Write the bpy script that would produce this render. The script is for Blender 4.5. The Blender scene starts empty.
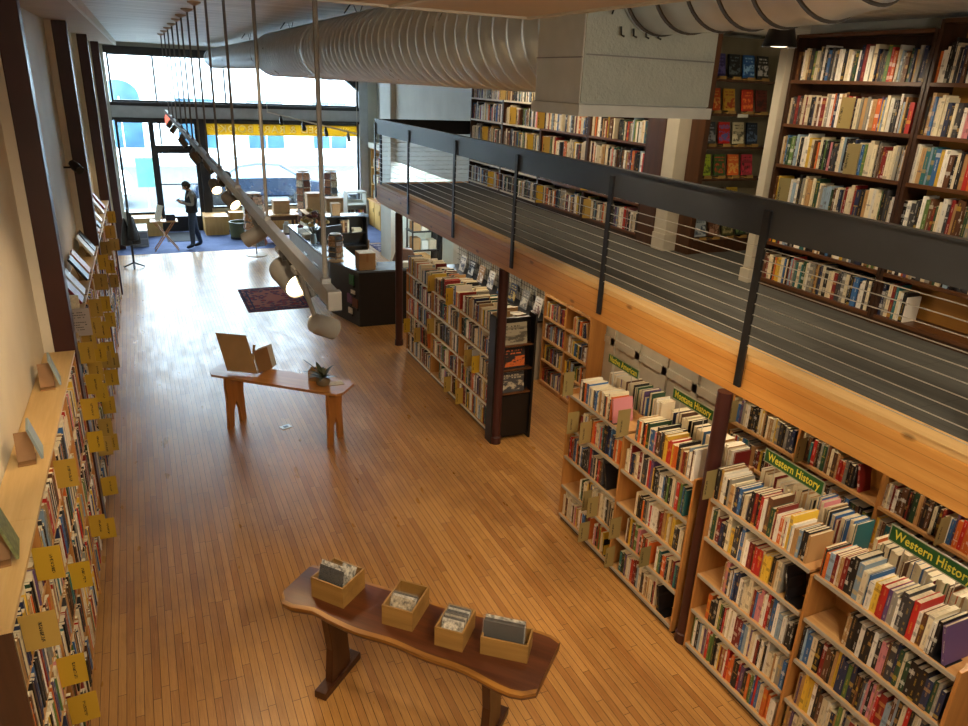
import bpy, bmesh, math, random
import numpy as np
from mathutils import Vector, Matrix, Euler
random.seed(7)
rnd = random.random
def ru(a, b): return a + (b - a) * random.random()
SC = bpy.context.scene
COL = SC.collection
R_ = math.radians

# ------------------------------------------------------------------ camera
VY, VZ = (126.0 - 484, 67.0 - 363), (400.6 - 484, 2248.0 - 363)
FPX = math.sqrt(-(VY[0] * VZ[0] + VY[1] * VZ[1]))
yv = Vector((VY[0], VY[1], FPX)).normalized()
zv = -Vector((VZ[0], VZ[1], FPX)).normalized()
xv = yv.cross(zv)
CAMP = Vector((0, 0, 4.3))
cd = bpy.data.cameras.new('camera')
cam = bpy.data.objects.new('camera', cd)
COL.objects.link(cam)
cd.sensor_width = 36
cd.lens = FPX * 36 / 968
cd.clip_start = .05
cd.clip_end = 300
right = Vector((xv[0], yv[0], zv[0]))
up = -Vector((xv[1], yv[1], zv[1]))
fwd = Vector((xv[2], yv[2], zv[2]))
mw = Matrix.Identity(4)
for i in range(3):
    mw[i][0], mw[i][1], mw[i][2], mw[i][3] = right[i], up[i], -fwd[i], CAMP[i]
cam.matrix_world = mw
SC.camera = cam

# ------------------------------------------------------------------ materials
def lin(c):
    return tuple(((v / 12.92) if v <= .04045 else ((v + .055) / 1.055) ** 2.4) for v in c)
def hx(s):
    return lin(tuple(int(s[i:i + 2], 16) / 255 for i in (0, 2, 4)))
class NT:
    def __init__(s, name):
        s.m = bpy.data.materials.new(name)
        s.m.use_nodes = True
        s.t = s.m.node_tree
        s.b = s.t.nodes['Principled BSDF']
        s.out = s.t.nodes['Material Output']
    def n(s, typ, **kw):
        o = s.t.nodes.new(typ)
        for k, v in kw.items():
            if k == 'inp':
                for a, b in v.items(): o.inputs[a].default_value = b
            else: setattr(o, k, v)
        return o
    def l(s, a, b): s.t.links.new(a, b)
    def math(s, op, a, b=None):
        o = s.n('ShaderNodeMath', operation=op)
        for i, v in enumerate((a, b)):
            if v is None: continue
            if isinstance(v, (int, float)): o.inputs[i].default_value = v
            else: s.l(v, o.inputs[i])
        return o.outputs[0]
    def mix(s, f, a, b):
        o = s.n('ShaderNodeMix', data_type='RGBA')
        for i, v in ((0, f), (6, a), (7, b)):
            if isinstance(v, (int, float)): o.inputs[i].default_value = v
            elif isinstance(v, tuple): o.inputs[i].default_value = (v[0], v[1], v[2], 1)
            else: s.l(v, o.inputs[i])
        return o.outputs[2]
    def coords(s, scale=(1, 1, 1), kind='Object', rot=(0, 0, 0)):
        tc = s.n('ShaderNodeTexCoord')
        mp = s.n('ShaderNodeMapping')
        mp.inputs['Scale'].default_value = scale
        mp.inputs['Rotation'].default_value = rot
        s.l(tc.outputs[kind], mp.inputs[0])
        return mp.outputs[0]
    def noise(s, vec, scale=5, detail=3, rough=.5):
        o = s.n('ShaderNodeTexNoise')
        o.inputs['Scale'].default_value = scale
        o.inputs['Detail'].default_value = detail
        o.inputs['Roughness'].default_value = rough
        s.l(vec, o.inputs['Vector'])
        return o.outputs[0]
    def ramp(s, f, stops):
        o = s.n('ShaderNodeValToRGB')
        el = o.color_ramp.elements
        while len(el) < len(stops): el.new(.5)
        for e, (p, c) in zip(el, stops):
            e.position = p
            e.color = (c[0], c[1], c[2], 1) if isinstance(c, tuple) else (c, c, c, 1)
        s.l(f, o.inputs[0])
        return o.outputs[0]
    def bump(s, h, strength=.3, dist=.01):
        o = s.n('ShaderNodeBump')
        o.inputs['Strength'].default_value = strength
        o.inputs['Distance'].default_value = dist
        s.l(h, o.inputs['Height'])
        s.l(o.outputs[0], s.b.inputs['Normal'])
def plain(name, col, rough=.55, metal=0, var=.12, scale=6, bump=0, emit=0, ecol=None, spec=None):
    t = NT(name)
    v = t.noise(t.coords(), scale, 4)
    c2 = tuple(x * (1 - var * 2) for x in col)
    c3 = tuple(min(1, x * (1 + var)) for x in col)
    t.l(t.ramp(v, [(.3, c2), (.7, c3)]), t.b.inputs['Base Color'])
    t.b.inputs['Roughness'].default_value = rough
    t.b.inputs['Metallic'].default_value = metal
    if spec is not None: t.b.inputs['Specular IOR Level'].default_value = spec
    if bump: t.bump(v, bump, .004)
    if emit:
        t.b.inputs['Emission Strength'].default_value = emit
        e = ecol or col
        t.b.inputs['Emission Color'].default_value = (e[0], e[1], e[2], 1)
    return t.m
def wood(name, c1, c2, axis=1, rough=.42, scale=7, knots=False, lam=0):
    t = NT(name)
    sc = [14, 14, 14]; sc[axis] = .9
    co = t.coords(tuple(sc))
    g = t.noise(co, scale / 7, 6, .62)
    c = t.ramp(g, [(.28, c1), (.72, c2)])
    fine = t.noise(t.coords(tuple(v * 6 for v in sc)), 1, 2)
    c = t.mix(t.math('MULTIPLY', fine, .28), c, tuple(x * .55 for x in c1))
    if knots:
        vo = t.n('ShaderNodeTexVoronoi')
        vo.inputs['Scale'].default_value = 1
        k = [6.5, 6.5, 6.5]; k[axis] = 2.6
        t.l(t.coords(tuple(k)), vo.inputs['Vector'])
        kn = t.ramp(vo.outputs['Distance'], [(.07, 1.0), (.15, 0.0)])
        c = t.mix(t.math('MULTIPLY', kn, .75), c, tuple(x * .28 for x in c1))
    if lam:
        sx = t.n('ShaderNodeSeparateXYZ')
        tc = t.n('ShaderNodeTexCoord')
        t.l(tc.outputs['Object'], sx.inputs[0])
        fr = t.math('FRACT', t.math('MULTIPLY', sx.outputs[2], 1 / lam))
        ln = t.math('LESS_THAN', fr, .05)
        c = t.mix(t.math('MULTIPLY', ln, .55), c, tuple(x * .35 for x in c1))
    t.l(c, t.b.inputs['Base Color'])
    t.b.inputs['Roughness'].default_value = rough
    t.bump(g, .12, .003)
    return t.m

def floor_mat():
    t = NT('oak_strip_floor')
    tc = t.n('ShaderNodeTexCoord')
    mp = t.n('ShaderNodeMapping')
    mp.inputs['Rotation'].default_value = (0, 0, R_(90))
    # every strip of boards gets its own random shift along the room
    sp_ = t.n('ShaderNodeSeparateXYZ'); t.l(tc.outputs['Object'], sp_.inputs[0])
    wn = t.n('ShaderNodeTexWhiteNoise', noise_dimensions='1D')
    t.l(t.math('FLOOR', t.math('MULTIPLY', sp_.outputs[0], -1 / .058)), wn.inputs['W'])
    cbx = t.n('ShaderNodeCombineXYZ')
    t.l(sp_.outputs[0], cbx.inputs[0]); t.l(t.math('ADD', sp_.outputs[1], t.math('MULTIPLY', wn.outputs[0], 3.7)), cbx.inputs[1])
    t.l(cbx.outputs[0], mp.inputs[0])
    br = t.n('ShaderNodeTexBrick')
    br.offset = 0; br.squash = 1
    for k, v in (('Scale', 1), ('Mortar Size', .0022), ('Mortar Smooth', .2), ('Bias', 0), ('Brick Width', .95), ('Row Height', .058)):
        br.inputs[k].default_value = v
    br.inputs['Color1'].default_value = (0, 0, 0, 1)
    br.inputs['Color2'].default_value = (1, 1, 1, 1)
    br.inputs['Mortar'].default_value = (.5, .5, .5, 1)
    t.l(mp.outputs[0], br.inputs[0])
    c = t.ramp(br.outputs[0], [(0, hx('b27c42')), (.4, hx('c4914f')), (.75, hx('d09c59')), (1, hx('bb864a'))])
    gr = t.noise(t.coords((30, 1.2, 1)), 1.5, 5, .65)
    c = t.mix(t.math('MULTIPLY', gr, .42), c, hx('7d4a22'))
    st = t.noise(t.coords((1, .6, 1)), 1.1, 5, .6)
    stm = t.ramp(st, [(.45, 0.0), (.7, .5)])
    c = t.mix(stm, c, hx('6b4325'))
    st2 = t.noise(t.coords((90, 4, 1)), 1.0, 6, .8)
    c = t.mix(t.ramp(st2, [(.5, 0.0), (.8, .55)]), c, hx('4e3018'))
    # scratches worn into the boards
    sc = t.noise(t.coords((70, 2.2, 1), rot=(0, 0, R_(58))), 1.2, 3, .6)
    c = t.mix(t.ramp(sc, [(.6, 0.0), (.7, .4)]), c, hx('d9a968'))
    c = t.mix(t.math('MULTIPLY', br.outputs['Fac'], .9), c, hx('2c180a'))
    t.l(c, t.b.inputs['Base Color'])
    rr = t.ramp(t.noise(t.coords((3, 1, 1)), 2.2, 4), [(.3, .27), (.7, .40)])
    t.l(rr, t.b.inputs['Roughness'])
    h = t.math('SUBTRACT', t.math('MULTIPLY', t.noise(t.coords((16, 1.5, 1)), 1.6, 3), .5), br.outputs['Fac'])
    t.bump(h, .35, .003)
    return t.m
def carpet_mat(name, a, b, sx, sy):
    t = NT(name)
    n1 = t.noise(t.coords((sx, sy, 1)), 1, 3, .6)
    c = t.ramp(n1, [(.3, a), (.7, b)])
    fuzz = t.noise(t.coords(), 180, 2)
    c = t.mix(t.math('MULTIPLY', fuzz, .4), c, tuple(v * .5 for v in a))
    t.l(c, t.b.inputs['Base Color'])
    t.b.inputs['Roughness'].default_value = .95
    t.bump(fuzz, .5, .004)
    return t, c
def balcony_carpet():
    t, c = carpet_mat('grey_carpet_tile', hx('454542'), hx('5a5954'), 14, 1.6)
    br = t.n('ShaderNodeTexBrick')
    br.offset = 0
    for k, v in (('Scale', 1), ('Mortar Size', .004), ('Brick Width', .5), ('Row Height', .5)): br.inputs[k].default_value = v
    t.l(t.coords(), br.inputs[0])
    c2 = t.mix(t.math('MULTIPLY', br.outputs['Fac'], .5), c, hx('2a2a26'))
    t.l(c2, t.b.inputs['Base Color'])
    return t.m
def rug_mat(name, field, border, dark, scale):
    t = NT(name)
    tc = t.n('ShaderNodeTexCoord')
    sx = t.n('ShaderNodeSeparateXYZ')
    t.l(tc.outputs['Generated'], sx.inputs[0])
    ax = t.math('ABSOLUTE', t.math('SUBTRACT', sx.outputs[0], .5))
    ay = t.math('ABSOLUTE', t.math('SUBTRACT', sx.outputs[1], .5))
    m = t.math('MAXIMUM', ax, ay)
    vo = t.n('ShaderNodeTexVoronoi')
    vo.inputs['Scale'].default_value = scale
    t.l(t.coords((1, 1, 0)), vo.inputs['Vector'])
    pat = t.ramp(vo.outputs['Distance'], [(.25, field), (.42, dark), (.6, border)])
    medal = t.math('ADD', ax, ay)
    c = t.mix(t.ramp(medal, [(.17, 1.0), (.2, 0.0)]), pat, border)
    edge = t.ramp(m, [(.37, 0.0), (.375, 1.0), (.395, 1.0), (.4, .15), (.45, .15), (.455, 1.0), (.48, 1.0), (.485, .2)])
    c = t.mix(edge, c, dark)
    t.l(c, t.b.inputs['Base Color'])
    t.b.inputs['Roughness'].default_value = .95
    t.b.inputs['Specular IOR Level'].default_value = .05
    return t.m
def book_mat():
    t = NT('printed_book_cover')
    a = t.n('ShaderNodeAttribute', attribute_name='Col')
    k = t.n('ShaderNodeAttribute', attribute_name='Ink')
    uv = t.n('ShaderNodeUVMap', uv_map='UVMap')
    s = t.n('ShaderNodeSeparateXYZ')
    t.l(uv.outputs[0], s.inputs[0])
    u, v = s.outputs[0], s.outputs[1]
    seed = k.outputs['Alpha']
    def n1(scale, off, det=0):
        o = t.n('ShaderNodeTexNoise', noise_dimensions='1D')
        o.inputs['Scale'].default_value = 1
        o.inputs['Detail'].default_value = det
        t.l(t.math('ADD', t.math('MULTIPLY', v, scale), t.math('MULTIPLY', seed, off)), o.inputs['W'])
        return o.outputs[0]
    letters = t.math('GREATER_THAN', n1(95, 57), .48)
    zone = t.math('GREATER_THAN', n1(3.2, 91), .5)
    across = t.math('LESS_THAN', t.math('ABSOLUTE', t.math('SUBTRACT', u, .5)), .13)
    ok = t.math('MULTIPLY', t.math('MULTIPLY', letters, zone), across)
    inside = t.math('MULTIPLY', t.math('GREATER_THAN', v, .1), t.math('LESS_THAN', v, .93))
    ok = t.math('MULTIPLY', ok, inside)
    band = t.math('MULTIPLY', t.math('GREATER_THAN', n1(5, 33), .72), t.math('GREATER_THAN', u, -.5))
    text = t.math('MULTIPLY', ok, t.math('GREATER_THAN', a.outputs['Alpha'], .8))
    c = t.mix(t.math('MULTIPLY', band, .45), a.outputs['Color'], k.outputs['Color'])
    c = t.mix(t.math('MULTIPLY', text, .52), c, k.outputs['Color'])
    # printed picture on a face-out cover (Col alpha .6)
    pic = t.math('MULTIPLY', t.math('GREATER_THAN', a.outputs['Alpha'], .5), t.math('LESS_THAN', a.outputs['Alpha'], .7))
    cb = t.n('ShaderNodeCombineXYZ')
    t.l(t.math('MULTIPLY', u, 3.2), cb.inputs[0]); t.l(t.math('MULTIPLY', v, 4.5), cb.inputs[1]); t.l(t.math('MULTIPLY', seed, 41), cb.inputs[2])
    pn = t.noise(cb.outputs[0], 1, 4, .6)
    pm = t.math('MULTIPLY', t.ramp(pn, [(.46, 0.0), (.54, 1.0)]), t.math('MULTIPLY', t.math('GREATER_THAN', v, .1), t.math('LESS_THAN', v, .58)))
    cb2 = t.n('ShaderNodeCombineXYZ')
    t.l(t.math('MULTIPLY', u, 16), cb2.inputs[0]); t.l(t.math('MULTIPLY', v, 5), cb2.inputs[1]); t.l(t.math('MULTIPLY', seed, 77), cb2.inputs[2])
    tl = t.math('GREATER_THAN', t.noise(cb2.outputs[0], 1, 1), .5)
    ttl = t.math('MULTIPLY', tl, t.math('MULTIPLY', t.math('GREATER_THAN', t.math('SINE', t.math('MULTIPLY', v, 46)), .1), t.math('GREATER_THAN', v, .66)))
    ttl = t.math('MULTIPLY', ttl, t.math('MULTIPLY', t.math('LESS_THAN', v, .93), t.math('LESS_THAN', t.math('ABSOLUTE', t.math('SUBTRACT', u, .5)), .38)))
    pm = t.math('MULTIPLY', t.math('MAXIMUM', pm, ttl), pic)
    c = t.mix(t.math('MULTIPLY', pm, .85), c, k.outputs['Color'])
    t.l(c, t.b.inputs['Base Color'])
    t.b.inputs['Roughness'].default_value = .5
    return t.m
def card_mat(name='mustard_section_card', cols=('c29d22', 'b8932c', 'a98c4a')):
    t = NT(name)
    uv = t.n('ShaderNodeTexCoord')
    s = t.n('ShaderNodeSeparateXYZ')
    t.l(uv.outputs['Object'], s.inputs[0])
    x, z = s.outputs[0], s.outputs[2]
    cb = t.n('ShaderNodeCombineXYZ')
    t.l(t.math('MULTIPLY', x, 130), cb.inputs[0]); t.l(t.math('MULTIPLY', z, 210), cb.inputs[2])
    oi = t.n('ShaderNodeObjectInfo')
    t.l(t.math('MULTIPLY', oi.outputs['Random'], 90), cb.inputs[1])
    n = t.math('GREATER_THAN', t.noise(cb.outputs[0], 1, 1), .5)
    a = t.math('LESS_THAN', t.math('ABSOLUTE', t.math('SUBTRACT', x, .085)), .008)
    b = t.math('LESS_THAN', t.math('ABSOLUTE', t.math('SUBTRACT', z, .1)), .06)
    m = t.math('MULTIPLY', n, t.math('MULTIPLY', a, b))
    base = t.ramp(oi.outputs['Random'], [(0, hx(cols[0])), (.55, hx(cols[1])), (1, hx(cols[2]))])
    t.l(t.mix(m, base, hx('1c1a14')), t.b.inputs['Base Color'])
    t.b.inputs['Roughness'].default_value = .6
    return t.m
def glass_mat():
    t = NT('clear_window_glass')
    tr = t.n('ShaderNodeBsdfTransparent')
    tr.inputs[0].default_value = (.96, .98, .99, 1)
    gl = t.n('ShaderNodeBsdfGlossy')
    gl.inputs['Roughness'].default_value = .02
    fr = t.n('ShaderNodeFresnel')
    mx = t.n('ShaderNodeMixShader')
    t.l(t.math('MULTIPLY', fr.outputs[0], .6), mx.inputs[0]); t.l(tr.outputs[0], mx.inputs[1]); t.l(gl.outputs[0], mx.inputs[2])
    t.l(mx.outputs[0], t.out.inputs[0])
    return t.m
def plastic_film():
    t = NT('clear_sleeve')
    t.b.inputs['Base Color'].default_value = (.75, .76, .75, 1)
    t.b.inputs['Roughness'].default_value = .12
    t.b.inputs['Alpha'].default_value = .06
    return t.m
def galv(name, col, rough=.38, bumpy=0, stripe=0):
    t = NT(name)
    vo = t.n('ShaderNodeTexVoronoi')
    vo.inputs['Scale'].default_value = 14
    t.l(t.coords(), vo.inputs['Vector'])
    n = t.noise(t.coords(), 4, 4)
    c = t.mix(t.math('MULTIPLY', vo.outputs['Distance'], .35), col, tuple(v * .7 for v in col))
    t.l(c, t.b.inputs['Base Color'])
    t.b.inputs['Metallic'].default_value = (.4 if 'box' in name else .65) if not bumpy else .2
    t.l(t.ramp(n, [(.3, rough - .07), (.7, rough + .07)]), t.b.inputs['Roughness'])
    if bumpy:
        b = t.noise(t.coords(), 55, 3, .6)
        t.bump(b, bumpy, .006)
    return t.m
def tin_ceiling():
    t = NT('white_tin_ceiling')
    n = t.noise(t.coords((.5, 5, 1)), 1.6, 5, .6)
    t.l(t.ramp(n, [(.3, hx('b3b0a8')), (.7, hx('ebe9e2'))]), t.b.inputs['Base Color'])  # pale streaks: window highlights on wavy tin put into the colour
    t.b.inputs['Roughness'].default_value = .42
    w = t.n('ShaderNodeTexWave', wave_type='BANDS', bands_direction='Y')
    w.inputs['Scale'].default_value = 4
    w.inputs['Distortion'].default_value = .6
    t.l(t.coords(), w.inputs['Vector'])
    t.bump(w.outputs[1], .35, .02)
    return t.m

m_floor = floor_mat()
m_cream = plain('cream_plaster', hx('d9d1bf'), .6, var=.05, scale=1.6, bump=.1)
m_soffit = plain('beige_soffit', hx('b6a48d'), .6, var=.05, scale=2)
m_ceil = tin_ceiling()
m_white = plain('white_paint', hx('dcdcd2'), .55, var=.04, scale=2)
m_whitewall = plain('pale_wall_paint', hx('c4c6bd'), .55, var=.05, scale=2, bump=.08)
m_maroon = plain('maroon_paint', hx('3c1a18'), .42, var=.12, scale=3)
m_black = plain('black_metal', hx('17171a'), .42, var=.15)
m_rail = plain('charcoal_rail_paint', hx('35383c'), .38, var=.08, scale=3)
m_blackwood = plain('black_laminate', hx('121113'), .4, var=.2)
m_counter = plain('slate_counter_top', hx('5d6a78'), .22, var=.08)
m_steel = plain('cable_steel', hx('c9c6bd'), .28, .6, var=.05)
m_greymetal = plain('grey_strut_metal', hx('7d7d7e'), .42, .25, var=.08)
m_lampgrey = plain('grey_lamp_housing', hx('6f6c68'), .4, .1, var=.06)
m_duct = galv('galvanised_duct', hx('c9d4de'), .34)
m_seamshade = plain('duct_seam_shade', hx('3c3833'), .6)  # dark strips beside the duct ribs: shadow lines put into the colour
m_box = galv('galvanised_box', hx('c9ccc8'), .42)
m_boxface = galv('dimpled_duct_lining', hx('a7ada4'), .5, .8)
m_beam = wood('knotty_pine_beam', hx('c8863c'), hx('e2ab60'), 1, .4, 6, True, .078)
m_beamtop = wood('pale_pine_edge', hx('d6a868'), hx('ecc88c'), 1, .45, 6, True)
m_birch = wood('birch_shelf_wood', hx('a8713a'), hx('c98f4c'), 2, .45)
m_birchY = wood('birch_board', hx('b88550'), hx('d9ad72'), 1, .45)
m_ledge = wood('pale_ledge_board', hx('c9a468'), hx('e2c48c'), 1, .4, 5)
m_shelfedge = plain('grey_shelf_edge', hx('a39b8d'), .5, var=.05)
m_cutwhite = plain('cream_and_daylit_shelf_edge', hx('ddd6c4'), .5, var=.05)
m_walnut = wood('dark_walnut', hx('2c1a10'), hx('4a2c1a'), 2, .4)
m_walnutY = wood('dark_walnut_shelf', hx('4a2c18'), hx('6e4526'), 1, .4)
m_brown = wood('brown_end_panel', hx('3c2414'), hx('56351f'), 2, .4)
m_goldback = wood('golden_back_panel', hx('9c6a2c'), hx('b9853c'), 1, .45)
m_table = wood('honey_tabletop', hx('a8703c'), hx('c68c50'), 0, .3)
m_tableleg = wood('honey_table_leg', hx('a0642e'), hx('b97a3e'), 2, .4)
m_slab = wood('redwood_slab', hx('42200f'), hx('6e3c1e'), 0, .34)
m_slabedge = wood('pale_live_edge', hx('6e4418'), hx('b98238'), 0, .35)
m_trestle = wood('dark_trestle', hx('351a0e'), hx('54301a'), 2, .35)
m_crate = wood('pine_box', hx('8f6a34'), hx('b08648'), 0, .5)
m_oak = wood('yellow_cabinet_wood', hx('c79a52'), hx('e0b870'), 2, .45)
m_wain = plain('pale_wainscot', hx('b9b2a0'), .5, var=.04)
m_balcony = balcony_carpet()
m_bluecarpet = carpet_mat('blue_grey_carpet', hx('4c5c86'), hx('6a7cab'), 2, 2)[0].m
m_rug = rug_mat('persian_rug_weave', hx('7d221c'), hx('8a4a3a'), hx('2a2436'), 9)
m_rug2 = rug_mat('faded_rug_weave', hx('6c6480'), hx('a9a0ac'), hx('3c4268'), 7)
m_book = book_mat()
m_pages = plain('page_edges', hx('d8ccb0'), .8, var=.1, scale=60)
m_card = card_mat()
m_cardtan = card_mat('tan_section_card', ('97834f', '8c7c50', '7f7448'))
m_sign = plain('green_sign', hx('1f5a2a'), .4, var=.06)
m_signedge = plain('sign_edge', hx('a9ab95'), .5)
m_yellow = plain('yellow_lettering', hx('e6d84a'), .5, var=.02)
m_glass = glass_mat()
m_film = plastic_film()
m_dframe = plain('dark_window_frame', hx('2b2d30'), .4, .3, var=.08)
m_gframe = plain('grey_header_paint', hx('aab0b6'), .5, var=.05)
def vinyl(name, col):
    t = NT(name)
    tl = t.n('ShaderNodeBsdfTranslucent'); df = t.n('ShaderNodeBsdfDiffuse'); mx = t.n('ShaderNodeMixShader')
    tl.inputs[0].default_value = (*col, 1); df.inputs[0].default_value = (*col, 1); mx.inputs[0].default_value = .6
    t.l(tl.outputs[0], mx.inputs[2]); t.l(df.outputs[0], mx.inputs[1]); t.l(mx.outputs[0], t.out.inputs[0])
    return t.m
m_gold = vinyl('gold_sign_vinyl', hx('cdb04a'))
m_wlet = vinyl('white_sign_lettering', hx('fbf8ee'))
m_kraft = plain('kraft_cardboard', hx('a58257'), .75, var=.06)
m_plantleaf = plain('plant_leaf', hx('39412b'), .4, var=.3, scale=20)
m_pot = plain('stoneware_pot', hx('7a6a52'), .45, var=.12)
m_concrete = plain('pavement_concrete', hx('5c6568'), .85, var=.08, scale=2)
m_asphalt = plain('street_asphalt', hx('2e373c'), .9, var=.1, scale=3)
m_bulbglow = plain('lit_lamp_face', (1, .8, .5), .4, emit=9, ecol=(1, .72, .38))
m_bulbsoft = plain('lit_lamp_rim', (1, .85, .6), .4, emit=3, ecol=(1, .78, .5))
m_red = plain('red_lamp_filter', hx('c8322a'), .4, emit=1.5, ecol=(1, .15, .1))

# ------------------------------------------------------------------ mesh building
class MB:
    def __init__(s): s.v = []; s.f = []; s.mi = []; s.cur = 0
    def add(s, vs, fs):
        o = len(s.v); s.v += [tuple(p) for p in vs]
        for f in fs: s.f.append(tuple(i + o for i in f)); s.mi.append(s.cur)
        return s
    def box(s, x0, x1, y0, y1, z0, z1):
        return s.add([(x0, y0, z0), (x1, y0, z0), (x1, y1, z0), (x0, y1, z0), (x0, y0, z1), (x1, y0, z1), (x1, y1, z1), (x0, y1, z1)],
                     [(0, 3, 2, 1), (4, 5, 6, 7), (0, 1, 5, 4), (1, 2, 6, 5), (2, 3, 7, 6), (3, 0, 4, 7)])
    def obox(s, c, sx, sy, sz, M):
        o = len(s.v)
        s.box(-sx / 2, sx / 2, -sy / 2, sy / 2, -sz / 2, sz / 2)
        for i in range(o, len(s.v)): s.v[i] = tuple(M @ Vector(s.v[i]) + Vector(c))
        return s
    def prism(s, poly, z0, z1, axis=2):
        n = len(poly)
        def P(a, b, h):
            return (a, b, h) if axis == 2 else ((a, h, b) if axis == 1 else (h, a, b))
        vs = [P(a, b, z0) for a, b in poly] + [P(a, b, z1) for a, b in poly]
        fs = [tuple(range(n))[::-1], tuple(range(n, 2 * n))] + [(i, (i + 1) % n, n + (i + 1) % n, n + i) for i in range(n)]
        return s.add(vs, fs)
    def tube(s, pts, r, n=10, cap=True):
        pts = [Vector(p) for p in pts]
        rs = r if isinstance(r, (list, tuple)) else [r] * len(pts)
        o = len(s.v); prev = None
        for i, p in enumerate(pts):
            d = (pts[min(i + 1, len(pts) - 1)] - pts[max(i - 1, 0)]).normalized()
            a = prev if prev is not None else (Vector((0, 0, 1)) if abs(d.z) < .9 else Vector((1, 0, 0)))
            u = (a - d * a.dot(d)).normalized(); w = d.cross(u); prev = u
            for k in range(n):
                t = 2 * math.pi * k / n
                s.v.append(tuple(p + (u * math.cos(t) + w * math.sin(t)) * rs[i]))
        for i in range(len(pts) - 1):
            for k in range(n):
                a = o + i * n + k; b = o + i * n + (k + 1) % n
                s.f.append((a, b, b + n, a + n)); s.mi.append(s.cur)
        if cap:
            s.f.append(tuple(o + k for k in range(n))[::-1]); s.mi.append(s.cur)
            e = o + (len(pts) - 1) * n
            s.f.append(tuple(e + k for k in range(n))); s.mi.append(s.cur)
        return s
    def revolve(s, base, d, prof, n=20, caps=(True, True)):
        d = Vector(d).normalized(); a = Vector((0, 0, 1)) if abs(d.z) < .9 else Vector((1, 0, 0))
        u = (a - d * a.dot(d)).normalized(); w = d.cross(u); o = len(s.v)
        for r, q in prof:
            for k in range(n):
                t = 2 * math.pi * k / n
                s.v.append(tuple(Vector(base) + d * q + (u * math.cos(t) + w * math.sin(t)) * max(r, .0005)))
        for i in range(len(prof) - 1):
            for k in range(n):
                a, b = o + i * n + k, o + i * n + (k + 1) % n
                s.f.append((a, b, b + n, a + n)); s.mi.append(s.cur)
        e = o + (len(prof) - 1) * n
        if caps[0]: s.f.append(tuple(o + k for k in range(n))[::-1]); s.mi.append(s.cur)
        if caps[1]: s.f.append(tuple(e + k for k in range(n))); s.mi.append(s.cur)
        return s
    def lathe(s, prof, c=(0, 0, 0), n=20, caps=(True, True)):
        return s.revolve(c, (0, 0, 1), prof, n, caps)
    def sphere(s, c, rx, ry=None, rz=None, n=12, m=8):
        ry = ry or rx; rz = rz or rx
        o = len(s.v)
        for j in range(m + 1):
            th = math.pi * j / m
            for k in range(n):
                p = 2 * math.pi * k / n
                s.v.append((c[0] + rx * math.sin(th) * math.cos(p), c[1] + ry * math.sin(th) * math.sin(p), c[2] + rz * math.cos(th)))
        for j in range(m):
            for k in range(n):
                a = o + j * n + k; b = o + j * n + (k + 1) % n
                s.f.append((a, a + n, b + n, b)); s.mi.append(s.cur)
        return s
    def build(s, name, mat, parent=None, loc=None, at=None, smooth=False, bevel=0, kind=None, local=False):
        me = bpy.data.meshes.new(name)
        off = Vector((0, 0, 0))
        if parent is not None and not local: off = world_loc(parent)
        elif loc is not None: off = Vector(loc)
        me.from_pydata([tuple(Vector(v) - off) for v in s.v] if off.length else s.v, [], s.f)
        for m in (mat if isinstance(mat, (list, tuple)) else [mat]): me.materials.append(m)
        if isinstance(mat, (list, tuple)): me.polygons.foreach_set('material_index', s.mi)
        me.validate()
        bm = bmesh.new(); bm.from_mesh(me)
        bmesh.ops.recalc_face_normals(bm, faces=bm.faces)
        bm.to_mesh(me); bm.free()
        if smooth:
            me.polygons.foreach_set('use_smooth', [True] * len(me.polygons))
            if smooth != 'all': me.set_sharp_from_angle(angle=R_(40))
        o = bpy.data.objects.new(name, me)
        COL.objects.link(o)
        if parent is not None: o.parent = parent
        elif loc is not None: o.location = loc
        elif at is not None: o.location = at
        if bevel:
            b = o.modifiers.new('bevel', 'BEVEL'); b.width = bevel; b.segments = 2; b.limit_method = 'ANGLE'
        if kind: o['kind'] = kind
        return o
def world_loc(o):
    v = Vector(o.location)
    while o.parent is not None:
        o = o.parent; v += Vector(o.location)
    return v
def tag(o, label, cat, group=None):
    o['label'] = label; o['category'] = cat
    if group: o['group'] = group
    return o
def thing(name, label, cat, loc=(0, 0, 0), rz=0, group=None):
    o = bpy.data.objects.new(name, None)
    o.empty_display_size = .05
    COL.objects.link(o)
    o.location = loc; o.rotation_euler = (0, 0, rz)
    return tag(o, label, cat, group)
def S(name, mb, mat, **kw): return mb.build(name, mat, kind='structure', **kw)
def copy_tree(o, parent=None):
    c = o.copy(); COL.objects.link(c)
    if parent is not None: c.parent = parent
    for ch in list(o.children): copy_tree(ch, c)
    return c
def text_obj(body, size, name, mat, parent, M, extrude=.001, offset=0.0, width=None, spacing=1.0):
    cu = bpy.data.curves.new('tmp', 'FONT')
    cu.body = body; cu.size = size; cu.extrude = extrude; cu.align_x = 'CENTER'; cu.align_y = 'CENTER'
    cu.offset = offset; cu.space_character = spacing; cu.resolution_u = 3
    t = bpy.data.objects.new('tmp', cu)
    COL.objects.link(t)
    bpy.context.view_layer.update()
    me = bpy.data.meshes.new_from_object(t.evaluated_get(bpy.context.evaluated_depsgraph_get()))
    bpy.data.objects.remove(t); bpy.data.curves.remove(cu)
    xs = [v.co.x for v in me.vertices]
    k = width / (max(xs) - min(xs)) if width else 1
    for v in me.vertices: v.co = M @ Vector((v.co.x * k, v.co.y, v.co.z))
    me.name = name
    me.materials.clear(); me.materials.append(mat)
    o = bpy.data.objects.new(name, me)
    COL.objects.link(o)
    if parent is not None: o.parent = parent
    return o

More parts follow.
